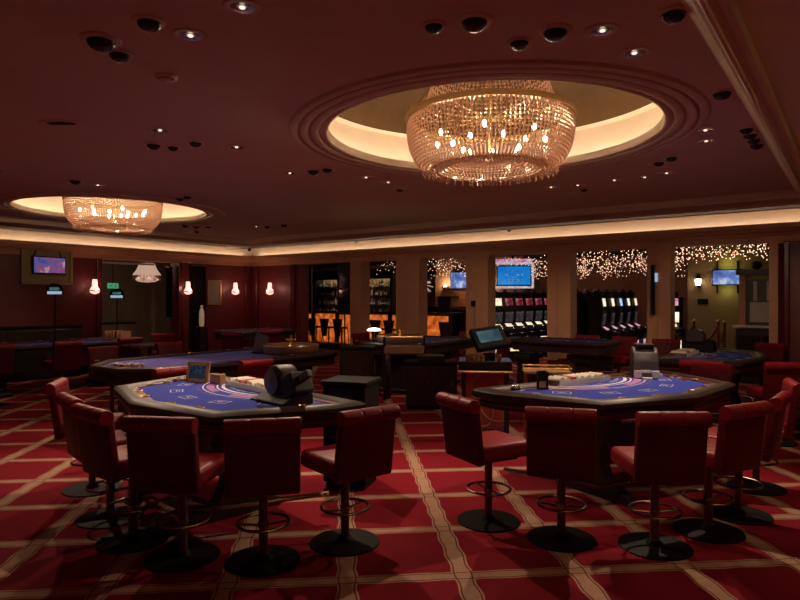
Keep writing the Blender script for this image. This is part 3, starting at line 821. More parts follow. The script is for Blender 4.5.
# ------------------------------------------------------------------ roulette tables
def roulette_table(label, x, y, rz, L, W, felt='felt_violet', z=.87):
    """long axis local y, from 0 to L; wheel end at +y"""
    t = thing('roulette_table', label, 'table', (x, y, 0), rz)
    P = [(-W/2, .45), (-W/2+.45, 0), (W/2-.5, 0), (W/2-.12, .32), (W/2, .8), (W/2, L-.1), (W/2-.1, L), (-W/2+.1, L), (-W/2, L-.1)]
    def loop(d, zz): return [(a, b, zz) for a, b in off(P, d)]
    f = MB().prism(off(P, .12), z-.05, z-.02).build('felt', felt, t)
    prof = [(.125, z-.05), (.125, z-.012), (.10, z+.004), (.05, z+.006), (.012, z-.01), (0, z-.04), (.012, z-.07), (.05, z-.08)]
    MB().ring([loop(d, zz) for d, zz in prof]).build('armrest', 'rail_leather', t, smooth=True)
    MB().prism(off(P, .05), z-.2, z-.06).build('apron', 'black_wood', t)
    m = MB(); zz = z-.0185; y0, y1, x0, x1 = .35, L*.58, -W*.28, W*.22
    for i in range(13):
        yy = y0+(y1-y0)*i/12; m.add([(x0, yy-.005, zz), (x1, yy-.005, zz), (x1, yy+.005, zz), (x0, yy+.005, zz)], [(0, 1, 2, 3)])
    for i in range(5):
        xx = x0+(x1-x0)*i/4; m.add([(xx-.005, y0, zz), (xx+.005, y0, zz), (xx+.005, y1, zz), (xx-.005, y1, zz)], [(0, 1, 2, 3)])
    m.build('layout_grid', 'print_pink', f)
    for i in range(5):
        for sx in (-1, 1):
            MB().lathe([(.030, 0), (.034, .006), (.028, .008), (.024, -.004), (.001, -.004)], 14, (sx*(W/2-.07), .3+(L-.6)*i/4, z+.004)).build('cup_holder', 'brass', t, smooth=True)
    for yy in (.5, L-.5):
        m = MB(); m.T = Matrix.Translation((0, yy, 0))
        m.box((0, 0, .34), (W*.42, .28, .68)); m.box((0, 0, .04), (W*.7, .36, .08)); m.box((0, 0, .62), (W*.6, .34, .1))
        m.build('pedestal', 'black_wood', t, bevel=.02)
    bx((0, L/2, .3), (.10, L-1, .16)).build('stretcher', 'black_wood', t, bevel=.01)
    return t
def wheel(x, y, z, label):
    t = thing('roulette_bowl', label, 'roulette wheel', (x, y, z))
    MB().lathe([(.001, 0), (.38, 0), (.41, .03), (.425, .09), (.43, .13), (.42, .145), (.39, .14), (.34, .085), (.27, .06), (.001, .06)], 48).build('bowl', 'wheel_wood', t, smooth=True)
    for k in range(36):
        a0, a1 = 2*PI*k/36, 2*PI*(k+.92)/36
        MB().add([(r*math.cos(a), r*math.sin(a), zz) for a in (a0, a1) for r, zz in ((.20, .072), (.27, .066))], [(0, 1, 3, 2)]).build('pocket', 'chip_red' if k % 2 else 'black_gloss', t)
    MB().lathe([(.20, .072), (.12, .085), (.05, .10), (.03, .14), (.02, .19), (.035, .21), (.03, .235), (.012, .25), (.02, .27), (.001, .285)], 20).build('turret', 'brass', t, smooth=True)
    m = MB()
    for k in range(4):
        a = PI/2*k; m.tube([(0, 0, .20), (.09*math.cos(a), .09*math.sin(a), .215)], .008, 6); m.sphere((.09*math.cos(a), .09*math.sin(a), .215), .014, 8, 5)
    m.build('turret_arms', 'brass', t)
roulette_table('long roulette table with violet felt, chip stacks on one end and wheel on the other', -7.3, 3.72, 0, 3.4, 1.6)
wheel(-6.95, 6.45, .85, 'roulette wheel with brass turret on the long violet felt table')
for i in range(24):
    chip_stack(-7.45+.055*(i % 6)+.12*(i//12), 3.92+.06*(i//6), .852, 9+(i*7) % 7, ['chip_tan', 'chip_white', 'chip_tan', 'chip_white', 'chip_red'][i % 5], 'chip stack in the block on the roulette table end', 'chip stacks on the roulette table end')
t = thing('results_sign', 'pale slanted sign panel standing beside the roulette wheel', 'sign', (-7.35, 6.15, .852), math.radians(30))
m = MB(); m.T = Matrix.Rotation(.25, 4, 'Y'); m.box((0, 0, .15), (.20, .012, .30)); m.build('panel', 'plastic_grey', t)
bx((0, .02, .01), (.20, .10, .02)).build('foot', 'black_matte', t)
roulette_table('long blue felt roulette table below the wall television', -12.05, 3.7, 0, 3.0, 1.25, 'felt_blue')
roulette_table('roulette table with lilac felt in front of the bar opening', -6.75, 8.3, math.radians(4), 2.5, 1.5, 'felt_violet', .9)
wheel(-6.75, 8.95, .88, 'roulette wheel sunk in the near end of the lilac felt table before the bar')
roulette_table('dark red gaming table in the room corner below two sconces', -12.3, 9.0, math.radians(-10), 2.0, 1.2, 'felt_violet', .9)
t = roulette_table('blue edged gaming table in front of the five slot machines', -5.45, 10.55, math.radians(-90), 2.1, .95, 'felt_blue', .95)
# wooden chip enclosure with glass posts at the end of the centre roulette table
t = thing('chip_enclosure', 'wooden chip enclosure with black corner posts at the lilac felt table end', 'enclosure', (-6.06, 8.16, 0), math.radians(37))
bx((0, 0, .84), (.66, .05, .13)).build('front_board', 'wheel_wood', t, bevel=.006)
for sx in (-1, 1):
    bx((sx*.33, 0, .53), (.04, .04, 1.06)).build('post', 'black_gloss', t, bevel=.006)
m = MB().tube([(-.33, 0, 1.05), (.33, 0, 1.05)], .008, 8).build('top_rail', 'brass', t)
# curved black legs below
for sx in (-1, 1):
    pts = [(sx*.27, -.02-.12*math.sin(PI*k/10), .05+.07*k) for k in range(11)]
    MB().tube(pts, .05, 8).build('curved_leg', 'black_wood', t, smooth=True)
t = thing('small_table_lamp', 'slim lit table lamp with flat white head beside the lilac felt table', 'lamp', (-6.95, 8.45, .88))
MB().cyl((0, 0, 0), .07, .02, 18).build('base', 'steel', t)
MB().tube([(0, 0, .02), (0, 0, .26)], .008, 8).build('stem', 'steel', t)
MB().lathe([(.001, .29), (.10, .27), (.13, .25), (.12, .235), (.001, .235)], 20).build('head', 'lamp_white', t, smooth=True)

def cabinet(name, label, cat, x, y, rz, W, D, H, doors=2, mat='black_wood'):
    t = thing(name, label, cat, (x, y, 0), rz)
    bx((0, 0, H/2+.02), (W-.04, D-.04, H-.08)).build('body', mat, t, bevel=.008)
    bx((0, 0, H-.02), (W, D, .04)).build('top', 'black_matte', t, bevel=.008)
    bx((0, 0, .03), (W-.08, D-.08, .06)).build('plinth', 'black_matte', t)
    for k in range(doors):
        wd = (W-.08)/doors
        d = bx((-W/2+.04+wd*(k+.5), -D/2+.012, H/2+.01), (wd-.012, .02, H-.16)).build('door', mat, t, bevel=.004)
        MB().tube([(-W/2+.04+wd*(k+.5)+wd*.35, -D/2-.01, H/2), (-W/2+.04+wd*(k+.5)+wd*.35, -D/2-.01, H/2+.10)], .006, 6).build('handle', 'steel', d)
    return t
cabinet('black_cart', 'low black cabinet cart standing in front of the lilac felt table', 'cabinet', -5.35, 7.9, math.radians(37), .82, .52, .72)
cabinet('machine_stand', 'tall black cabinet between the two roulette tables', 'cabinet', -6.3, 7.25, math.radians(37), .56, .5, .95, 1)
cabinet('bin_cabinet', 'black bin cabinet with open top behind the drum card shuffler', 'cabinet', -3.72, 4.2, math.radians(20), .44, .42, .96, 1, 'black_matte')
tag(bx((0, 0, .045), (.42, .3, .09)).build('cash_drawer', 'plastic_dark', loc=(-5.35, 7.9, .72), rz=math.radians(37), bevel=.01), 'flat black cash drawer unit lying on the low cabinet cart', 'cash drawer')

# ------------------------------------------------------------------ screen kiosk
t = thing('screen_kiosk', 'black podium kiosk with a tilted lit touch screen in the carpet aisle', 'kiosk', (-3.58, 6.44, 0), math.radians(30))
for sx in (-1, 1):
    for sy in (-1, 1): bx((sx*.25, sy*.17, .43), (.05, .05, .86)).build('leg', 'black_gloss', t, bevel=.005)
bx((0, 0, .90), (.62, .46, .13)).build('counter_box', 'black_gloss', t, bevel=.01)
MB().tube([(-.31, -.24, .845), (.31, -.24, .845)], .012, 8).build('front_rail', 'brass', t)
kp = bx((0, .14, .48), (.46, .03, .7)).build('back_panel', 'chip_red', t)
for cx_, cz_, r_ in ((-.10, .30, .20), (.16, .42, .22), (.02, .62, .17)):
    MB().tube([(max(-.22, min(.22, cx_+r_*math.cos(a))), .122, max(.14, min(.80, cz_+r_*math.sin(a)))) for a in [2*PI*k/28 for k in range(28)]], .012, 6, True).build('inlay_ring', 'wood_gold', kp)
bx((0, 0, .10), (.52, .36, .03)).build('lower_shelf', 'black_gloss', t)
bx((.05, .06, 1.0), (.14, .10, .07)).build('monitor_foot', 'black_matte', t, bevel=.01)
m = MB(); m.T = Matrix.Translation((.05, .08, 1.21)) @ Matrix.Rotation(math.radians(16), 4, 'Z') @ Matrix.Rotation(math.radians(-42), 4, 'X') @ Matrix.Rotation(math.radians(-10), 4, 'Y')
m.box((0, 0, 0), (.42, .08, .32)); mon = m.build('monitor', 'black_matte', t, bevel=.02)
m2 = MB(); m2.T = m.T; m2.box((.0, -.043, .01), (.29, .004, .17)); m2.build('screen', 'screen_teal', mon)
for i, (dx, dy, s) in enumerate([(-.2, -.12, 1), (-.13, -.14, 1.25), (-.03, -.15, .9), (.16, -.16, 1.1)]):
    p = Matrix.Rotation(math.radians(30), 4, 'Z') @ Vector((dx, dy, 0))
    m = MB().lathe([(.001, 0), (.024, 0), (.03, .03*s), (.03, .07*s), (.028, .07*s), (.026, .01), (.001, .01)], 14)
    tag(m.build('brass_cup', 'brass', loc=(-3.58+p.x, 6.44+p.y, .965)), 'small brass cup standing on the black podium kiosk', 'cup', 'brass cups on the kiosk')
t = thing('side_trolley', 'small gilt-edged side trolley with papers behind the upright-shuffler table', 'trolley', (-2.98, 6.85, 0), .5)
bx((0, 0, .83), (.55, .36, .03)).build('tray', 'wood_gold', t, bevel=.008)
for sx in (-1, 1):
    for sy in (-1, 1): MB().tube([(sx*.24, sy*.15, 0), (sx*.24, sy*.15, .82)], .014, 8).build('leg', 'brass', t)
MB().tube([(-.27, -.18, .88), (.27, -.18, .88), (.27, .18, .88), (-.27, .18, .88)], .010, 6, True).build('gallery_rail', 'brass', t)
bx((0, 0, .35), (.5, .32, .02)).build('shelf', 'wood_gold', t)

# ------------------------------------------------------------------ the left wall
def tv(name, label, cat, loc, rz, W, H, scr, D=.06):
    t = thing(name, label, cat, loc, rz)        # faces local -y
    bx((0, D/2, 0), (W, D, H)).build('casing', 'black_gloss', t, bevel=.008)
    bx((0, -.003, 0), (W-.05, .006, H-.05)).build('screen', scr, t)
    bx((0, D+.01, 0), (.2, .02, .2)).build('wall_bracket', 'black_matte', t)
    return t
pt = thing('television_surround', 'olive panelled surround framing the wall television on the red wall', 'panel', (XL, 6.0, 2.39), PI/2)
bx((0, -.02, 0), (1.06, .04, .78)).build('backing', 'wall_olive', pt)
for c, d in [((0, -.05, .37), (1.06, .05, .06)), ((0, -.05, -.37), (1.06, .05, .06)), ((-.5, -.05, 0), (.06, .05, .78)), ((.5, -.05, 0), (.06, .05, .78))]:
    bx(c, d).build('frame_rail', 'wall_olive', pt, bevel=.01)
for sx in (-1, 1): MB().tube([(sx*.28, -.06, .20), (sx*.24, -.06, .34)], .012, 6).build('hanger', 'black_matte', pt)
tv('mounted_television', 'wall television with a purple and blue picture in an olive surround', 'television', (XL+.16, 6.0, 2.41), PI/2, .68, .38, 'screen_tv_purple')
SC = [(XL, 6.98, PI/2), (XL, 9.42, PI/2), (XL, 10.94, PI/2), (-13.25, YB, 0)]
SL = ['small red-shaded glowing wall sconce beside the side room opening with the pendant lamp', 'small glowing wall sconce on the narrow red wall pier between two openings', 'small glowing wall sconce beside the narrow framed mirror', 'small glowing wall sconce alone on the red back wall panel']
sn0 = None
for (x, y, rz), lb in zip(SC, SL):
    if sn0 is None:
        sn0 = t = thing('shaded_sconce', lb, 'sconce', (x, y, 1.93), rz, 'red-shaded wall sconces')
        MB().lathe([(.001, -.02), (.05, -.02), (.05, .02), (.001, .02)], 14, (0, -.02, 0)).build('back_plate', 'brass', t)
        MB().tube([(0, -.02, -.05), (0, -.09, -.08), (0, -.13, -.03)], .010, 6).build('arm', 'brass', t)
        MB().lathe([(.045, .20), (.05, .195), (.06, .10), (.055, .06), (.085, .0), (.115, -.06), (.09, -.11), (.045, -.13), (.02, -.14)], 18, (0, -.15, 0)).build('shade', 'sconce_shade', t, smooth=True)
        MB().lathe([(.116, -.05), (.121, -.06), (.116, -.07)], 18, (0, -.15, 0)).build('shade_band', 'brass', t)
    else: dup(sn0, (x, y, 1.93), rz, lb)
    point((x+(.32 if rz else 0), y-(0 if rz else .32), 1.95), 2.2, .05, (1, .45, .33))
t = thing('framed_mirror', 'narrow gold-framed mirror on the red wall next to a sconce', 'mirror', (XL, 10.32, 1.85), PI/2)
bx((0, -.015, 0), (.40, .02, .66)).build('glass', 'wall_grey', t)
for c, d in [((0, -.03, .33), (.44, .03, .03)), ((0, -.03, -.33), (.44, .03, .03)), ((-.21, -.03, 0), (.03, .03, .66)), ((.21, -.03, 0), (.03, .03, .66))]: bx(c, d).build('frame_rail', 'brass', t)
# side room: pendant lamp, exit sign, panel curtain, cupboard
t = thing('pendant_lamp', 'large cream pendant lamp with a dark fringe hanging in the side room opening', 'lamp', (XL-.55, 8.68, 0))
MB().lathe([(.16, 2.60), (.19, 2.59), (.22, 2.50), (.27, 2.40), (.34, 2.31), (.35, 2.29)], 28).build('shade', 'shade_cream', t, smooth=True)
m = MB()
for k in range(64):
    a = 2*PI*k/64; L = .10+.05*math.cos(8*a); m.box((.345*math.cos(a), .345*math.sin(a), 2.29-L/2), (.012, .012, L))
o = m.build('fringe', 'fringe_dark', t); o['kind'] = 'stuff'
MB().lathe([(.15, 2.30), (.27, 2.20), (.29, 2.17), (.20, 2.12), (.001, 2.10)], 24).build('inner_bowl', 'shade_cream', t, smooth=True)
MB().tube([(0, 0, 2.58), (0, 0, 2.89)], .012, 8).build('chain', 'brass', t)
t = thing('exit_sign', 'small green lit exit sign with a running figure and arrow', 'exit sign', (XL-.5, 7.75, 2.0), PI/2)
bx((0, 0, 0), (.26, .05, .13)).build('box', 'exit_green', t, bevel=.006)
m = MB()
for q in ([(-.10, -.012), (-.05, -.012), (-.05, -.035), (-.015, 0), (-.05, .035), (-.05, .012), (-.10, .012)],):
    m.add([(x, -.0275, z) for x, z in q], [tuple(range(len(q)))])
m.build('arrow', 'print_white', t)
m = MB()
for q in ([(.03, .0), (.05, .0), (.055, .03), (.04, .035)], [(.03, 0), (.01, -.04), (.022, -.042), (.045, -.005)], [(.045, 0), (.075, -.02), (.07, -.045), (.085, -.045), (.09, -.012), (.055, .01)], [(.045, .03), (.08, .02), (.08, .012), (.05, .018)], [(.05, .04), (.065, .04), (.065, .055), (.05, .055)]):
    m.add([(x, -.0275, z) for x, z in q], [tuple(range(len(q)))])
m.build('running_figure', 'print_white', t)
MB().tube([(0, 0, .06), (0, 0, .88)], .008, 6).build('hanger', 'black_matte', t)
t = thing('panel_curtain', 'dark hanging curtain panel in the side room opening', 'curtain', (XL-.12, 9.05, 0), PI/2)
m = MB(); V = []; n = 24
for i in range(n+1):
    x = -.09+.18*i/n; y = .02*math.sin(i*1.6)
    V += [(x, y, 1.2), (x, y, 2.5)]
m.add(V, [(2*i, 2*i+2, 2*i+3, 2*i+1) for i in range(n)]); m.add([(x, y+.012, z) for x, y, z in V], [(2*i, 2*i+2, 2*i+3, 2*i+1) for i in range(n)])
m.build('cloth', 'black_matte', t)
MB().tube([(-.11, 0, 2.51), (.11, 0, 2.51)], .012, 8).build('rod', 'brass', t)
cabinet('sideboard', 'grey-brown sideboard against the side room wall', 'cabinet', XL-2.8, 8.75, PI/2, 1.6, .45, 1.0, 3, 'wall_grey')
t = thing('arched_cupboard', 'pale wooden cupboard with arched top in the side room', 'cupboard', (XL-2.9, 7.35, 0), PI/2)
bx((0, .0, .95), (.7, .35, 1.9)).build('body', 'wood_gold', t, bevel=.01)
for sx in (-1, 1): bx((sx*.17, -.18, .95), (.32, .02, 1.7)).build('door', 'wall_grey', t, bevel=.006)
MB().prism_x([(-.2, 1.9), (.18, 1.9), (.18, 2.1), (-.1, 2.1)], -.37, .37).build('pediment', 'wood_gold', t)
point((XL-1.5, 8.3, 2.6), 5, .1)
tag(bx((0, 0, 0), (.06, 1.55, .05)).build('pale_lintel_bar', 'door_white', loc=(XL-.36, 7.98, 2.56)), 'pale bar across the top of the side room opening', 'bar')
# console tables with brackets along the left wall, arched result displays on poles
cabinet('console_cabinet', 'long dark console along the red wall below the television', 'console', XL+.32, 5.0, PI/2, 3.0, .55, 1.1, 4)
for (x, y, lb) in [(-12.3, 5.35, 'arched roulette results display on a pole at the table below the television'), (-13.2, 7.05, 'arched roulette results display on a pole before the side room opening')]:
    t = thing('results_display', lb, 'display', (x, y, .87 if x > -13 else 0), math.radians(52), 'arched results displays')
    h0 = .90 if x > -13 else 1.70
    MB().tube([(0, 0, 0), (0, 0, h0-.02)], .012, 8).build('pole', 'black_matte', t)
    MB().cyl((0, 0, 0), .09, .02, 16).build('foot', 'black_matte', t)
    P = [(-.15, 0), (.15, 0), (.15, .08)]+[(.15*math.cos(a), .08+.13*math.sin(a)) for a in [PI*k/10 for k in range(1, 10)]]+[(-.15, .08)]
    m = MB(); m.add([(x, y, h0+z) for y in (-.03, .03) for x, z in P], [tuple(range(12)), tuple(range(23, 11, -1))]+[(i, (i+1) % 12, 12+(i+1) % 12, 12+i) for i in range(12)])
    hd = m.build('head', 'black_matte', t)
    bx((0, -.034, h0+.03), (.25, .006, .055)).build('number_bar', 'blue_glow', hd)
    bx((0, -.034, h0+.105), (.17, .006, .06)).build('upper_screen', 'screen_teal', hd)
t = thing('glowing_vase', 'slim pale glowing vase on a dark pedestal by the curtained opening', 'vase', (-13.0, 9.1, 0))
bx((0, 0, .5), (.22, .22, 1.0)).build('pedestal', 'black_wood', t, bevel=.01)
MB().lathe([(.001, 1.0), (.05, 1.0), (.065, 1.1), (.06, 1.35), (.04, 1.42), (.025, 1.46), (.035, 1.52), (.001, 1.52)], 18).build('vase_body', 'vase_glass', t, smooth=True)
t = thing('dark_curtain', 'tall dark curtain beside the narrow opening in the red wall', 'curtain', (XL+.10, 9.8, 0), PI/2)
m = MB(); V = []; n = 30
for i in range(n+1):
    x = -.2+.4*i/n; y = .03*math.sin(i*1.5); V += [(x, y, .02), (x, y, 2.55)]
m.add(V, [(2*i, 2*i+2, 2*i+3, 2*i+1) for i in range(n)]); m.add([(x, y+.012, z) for x, y, z in V], [(2*i, 2*i+2, 2*i+3, 2*i+1) for i in range(n)])
m.build('cloth', 'black_matte', t)
MB().tube([(-.24, 0, 2.56), (.24, 0, 2.56)], .012, 8).build('rod', 'brass', t)
# clutter of the far left tables: a dark round bar table, an arched chip hoop and bottles
t = thing('round_table', 'dark round table with a bright metal edge in the far left aisle', 'table', (-10.1, 6.0, 0))
MB().lathe([(.001, .84), (.44, .84), (.45, .86), (.44, .88), (.001, .88)], 32).build('top', 'black_gloss', t, smooth=True)
MB().lathe([(.44, .845), (.455, .845), (.455, .875), (.44, .875)], 32).build('edge_band', 'steel', t, smooth=True)
MB().lathe([(.001, 0), (.25, 0), (.25, .03), (.05, .06), (.04, .84)], 20).build('pedestal', 'black_wood', t, smooth=True)
t = thing('chip_rack', 'wooden rack of chips at the end of the blue table below the television', 'rack', (-11.95, 6.4, .851), .3)
bx((0, 0, .02), (.5, .3, .04)).build('base', 'wood_gold', t)
for k in range(5): bx((-.2+.1*k, 0, .11), (.012, .28, .16)).build('divider', 'wood_gold', t)
for k in range(4):
    m = MB()
    for j in range(6): m.cyl((-.15+.1*k, -.1+.04*j, .04), .018, .10+.02*((j+k) % 3), 10)
    m.build('chips', ['chip_tan', 'chip_white', 'chip_red', 'chip_white'][k], t)

# ------------------------------------------------------------------ the bar
t = thing('bar_counter', 'long bar counter with glowing amber front panels', 'bar', (-12.6, 14.8, 0))
bx((0, .25, 1.24), (6.6, .7, .07)).build('counter_top', 'bar_top', t, bevel=.01)
for k in range(6):
    x = -2.75+1.1*k
    bx((x, .02, .70), (.96, .06, .95)).build('amber_panel', 'amber_panel', t)
    bx((x+.55, -.01, .62), (.14, .14, 1.2)).build('post', 'black_wood', t, bevel=.01)
bx((0, .05, .10), (6.5, .14, .2)).build('kick_board', 'black_wood', t)
bx((0, .36, .65), (6.4, .40, 1.1)).build('body', 'black_wood', t)
MB().tube([(-3.2, -.2, .22), (3.2, -.2, .22)], .025, 8).build('foot_rail', 'brass', t)
def bar_stool():
    t = thing('bar_stool', 'dark bar stool with a tapered back before the amber bar front', 'stool', (0, 0, 0), 0, 'bar stools at the amber bar')
    MB().lathe([(.001, .74), (.19, .74), (.2, .77), (.19, .80), (.001, .80)], 18).build('seat', 'black_wood', t, smooth=True)
    m = MB(); q = [(-.09, .50), (.09, .50), (.20, 1.05), (-.20, 1.05)]
    m.add([(x, y, z) for y in (-.22, -.17) for x, z in q], [(0, 1, 2, 3), (7, 6, 5, 4), (0, 4, 5, 1), (1, 5, 6, 2), (2, 6, 7, 3), (3, 7, 4, 0)])
    m.build('backrest', 'black_wood', t, bevel=.01)
    for sx in (-1, 1):
        for sy in (-1, 1): MB().tube([(sx*.13, sy*.13, .75), (sx*.18, sy*.18, 0)], .014, 6).build('leg', 'black_wood', t)
    MB().tube([(.17*math.cos(a), .17*math.sin(a), .3) for a in [2*PI*k/16 for k in range(16)]], .008, 6, True).build('foot_ring', 'brass', t)
    return t
bs = bar_stool()
bsx = [-14.05, -13.5, -12.95, -11.95, -11.45, -10.92, -10.0, -9.0]
for i, x in enumerate(bsx):
    o = bs if i == 0 else dup(bs)
    o.location = (x, 14.15, 0); o.rotation_euler.z = random.uniform(-.15, .15)
def back_bar(x, y, W, label, grp, lamps):
    t = thing('back_bar_shelf', label, 'shelf', (x, y, 0))
    bx((0, .25, 1.6), (W, .04, 2.0)).build('back_panel', 'bar_back', t)
    for sx in (-1, 1): bx((sx*(W/2), 0, 1.35), (.14, .5, 2.7)).build('side_post', 'black_wood', t, bevel=.01)
    bx((0, -.2, 2.52), (W+.14, .08, .3)).build('header', 'black_wood', t, bevel=.01)
    bx((0, 0, 2.69), (W+.14, .5, .04)).build('top_board', 'black_wood', t)
    bx((0, 0, .55), (W-.1, .5, 1.1)).build('lower_cabinet', 'black_wood', t, bevel=.01)
    zs = [1.12, 1.45, 1.78, 2.09]
    for z in zs[1:]: bx((0, .05, z-.012), (W-.14, .34, .02)).build('shelf_board', 'black_wood', t)
    bx((0, -.08, 2.55), (W-.2, .06, .02)).build('light_bar', 'shelf_light', t)
    return zs
BT = None
bottles = []
for mat in ('bottle_green', 'bottle_amber', 'bottle_clear', 'bottle_blue'):
    t = thing('bottle', '', 'bottle', (0, 0, -20))
    MB().lathe([(.001, 0), (.036, 0), (.038, .01), (.038, .15), (.03, .18), (.014, .205), (.013, .26), (.016, .262), (.016, .27), (.001, .27)], 12).build('body', mat, t, smooth=True)
    MB().lathe([(.0385, .04), (.0388, .04), (.0388, .12), (.0385, .12)], 12).build('paper_label', 'paper' if mat != 'bottle_clear' else 'chip_tan', t)
    bottles.append(t)
for bxx, W, lb, n in [(-15.55, 1.9, 'lit bottle shelf in the black framed bar back behind the stools', 15), (-13.55, 1.5, 'lit bottle shelf with black frame beside the bar wall lamp', 11)]:
    zs = back_bar(bxx, 16.75, W, lb, '', 0)
    for zi, z in enumerate(zs):
        for k in range(n):
            b = bottles[random.choice([0, 1, 1, 2, 2, 3])]
            o = dup(b, (bxx-W/2+.16+(W-.32)*k/(n-1), 16.68+random.uniform(-.05, .08), z if zi else 1.101), random.random()*6,
                    'bottle standing on the ' + lb.split(' in ')[0].split(' with')[0]+(' near the bar wall lamp' if W < 1.8 else ' behind the stools'), 'bottles: '+lb[:40])
            s = random.uniform(.8, 1.1); o.scale = (s, s, s)
for b in bottles:
    for ch in list(b.children): bpy.data.objects.remove(ch)
    bpy.data.objects.remove(b)
# dark glazed screen leaves hanging in the first opening, on slim poles
for x, W_, lb in [(-12.55, .38, 'dark glazed screen leaf at the red wall side of the bar opening'), (-11.1, .46, 'dark glazed screen leaf at the pillar side of the bar opening')]:
    t = thing('glazed_screen', lb, 'screen', (x, 12.25, 0), 0, 'dark glazed screens')
    for sx in (-1, 1): bx((sx*(W_/2), 0, 1.93), (.045, .05, 1.36)).build('stile', 'black_wood', t)
    for z in (1.28, 1.95, 2.58): bx((0, 0, z), (W_-.05, .045, .06)).build('rail', 'black_wood', t)
    for z in (1.615, 2.265): bx((0, 0, z), (W_-.05, .012, .60)).build('pane', 'glass_dark', t)
    bx((W_/2+.028, -.02, 1.93), (.012, .03, 1.36)).build('bright_edge', 'dark_chrome', t)
    MB().tube([(0, 0, 0), (0, 0, 1.26)], .02, 8).build('pole', 'dark_chrome', t)
    MB().cyl((0, 0, 0), .14, .02, 18).build('foot', 'base_black', t)

# ------------------------------------------------------------------ slot room
tv('mounted_television', 'small television with a pale blue picture on the orange wall over the ledge', 'television', (-10.35, 17.16, 2.28), 0, 1.0, .56, 'screen_tv')
hs = tv('hanging_screen', 'large bright blue screen with a silver light frame above the five slot machines', 'screen', (-7.75, 15.6, 2.33), math.radians(30), .95, .56, 'screen_blue')
for zz, ww in ((.13, .34), (.02, .56), (-.07, .5), (-.13, .40)):
    bx((0, -.009, zz), (ww, .004, .022)).build('caption_line', 'caption_blue', hs)
t = thing('screen_light_frame', 'silver light frame with a pink top row around the large blue screen', 'frame', (-7.77, 15.57, 2.33), math.radians(30))
for c, d, mt in [((0, 0, -.33), (1.15, .05, .06), 'frame_glow'), ((-.55, 0, 0), (.06, .05, .70), 'frame_glow'), ((.55, 0, 0), (.06, .05, .70), 'frame_glow'), ((0, 0, .34), (1.15, .05, .06), 'frame_glow'), ((0, .0, .42), (1.05, .04, .09), 'screen_slot_pink')]:
    bx(c, d).build('frame_bar', mt, t)
bx((0, .06, .62), (.06, .04, .5)).build('hanger', 'black_matte', t)
for x, y, z, lb in [(-11.0, 17.22, 2.02, 'bright metal wall sconce on the orange wall beside the small television'), (-9.55, 17.22, 2.0, 'bright wall sconce beside the large blue screen')]:
    t = thing('uplight_sconce', lb, 'sconce', (x, y, z), 0)
    MB().lathe([(.03, -.05), (.10, .0), (.11, .05), (.10, .05), (.03, -.03)], 18, (0, -.13, 0)).build('bowl', 'brass', t, smooth=True)
    MB().sphere((0, -.13, .05), .06, 12, 6).build('bulb', 'lamp_white', t, smooth=True)
    bx((0, -.03, 0), (.08, .06, .12)).build('back_plate', 'brass', t)
    point((x, y-.2, z+.12), 9, .05, (1, .75, .45))
t = thing('high_ledge', 'long black high ledge below the orange wall and small television', 'counter', (-9.9, 16.4, 0))
bx((0, 0, 1.40), (3.0, .45, .06)).build('top', 'black_wood', t, bevel=.01)
for x in (-1.35, -.45, .45, 1.35): bx((x, 0, .69), (.08, .3, 1.37)).build('support', 'black_wood', t)
bx((0, .2, 1.0), (2.9, .03, .7)).build('front_board', 'mahogany', t)
point((-9.7, 16.9, 1.5), 7, .1, (1, .3, .08))
# speaker cluster by the bar end
t = thing('loudspeaker', 'black loudspeaker hanging at the bar end under the fairy lights', 'speaker', (-10.2, 14.9, 2.45), .3)
bx((0, 0, 0), (.16, .2, .5)).build('box', 'black_matte', t, bevel=.01)
bx((0, 0, 0), (.5, .06, .1)).build('bracket', 'black_matte', t)
MB().cyl((0, -.11, -.12), .06, .01, 16).build('driver', 'plastic_grey', t)
MB().tube([(0, 0, .25), (0, 0, .56)], .012, 6).build('hanger', 'black_matte', t)
t = thing('star_lamp', 'spiky white star lamp hanging at the end of the bar', 'lamp', (-10.55, 15.2, 0))
m = MB()
for k in range(40):
    a = random.uniform(0, 2*PI); b = math.asin(random.uniform(-1, 1)); L = random.uniform(.2, .34)
    d = Vector((math.cos(a)*math.cos(b), math.sin(a)*math.cos(b), math.sin(b)))
    m.tube([(0, 0, 2.12), tuple(Vector((0, 0, 2.12))+d*L)], .012, 4)
o = m.build('spikes', 'shade_cream', t); o['kind'] = 'stuff'
MB().sphere((0, 0, 2.12), .07, 12, 8).build('core', 'black_matte', t)
MB().tube([(0, 0, 2.2), (0, 0, 3.0)], .008, 6).build('cord', 'black_matte', t)
cabinet('service_cabinet', 'black service cabinet at the bar end below the star lamp', 'cabinet', -10.05, 15.78, 0, .5, .5, 1.75, 1)

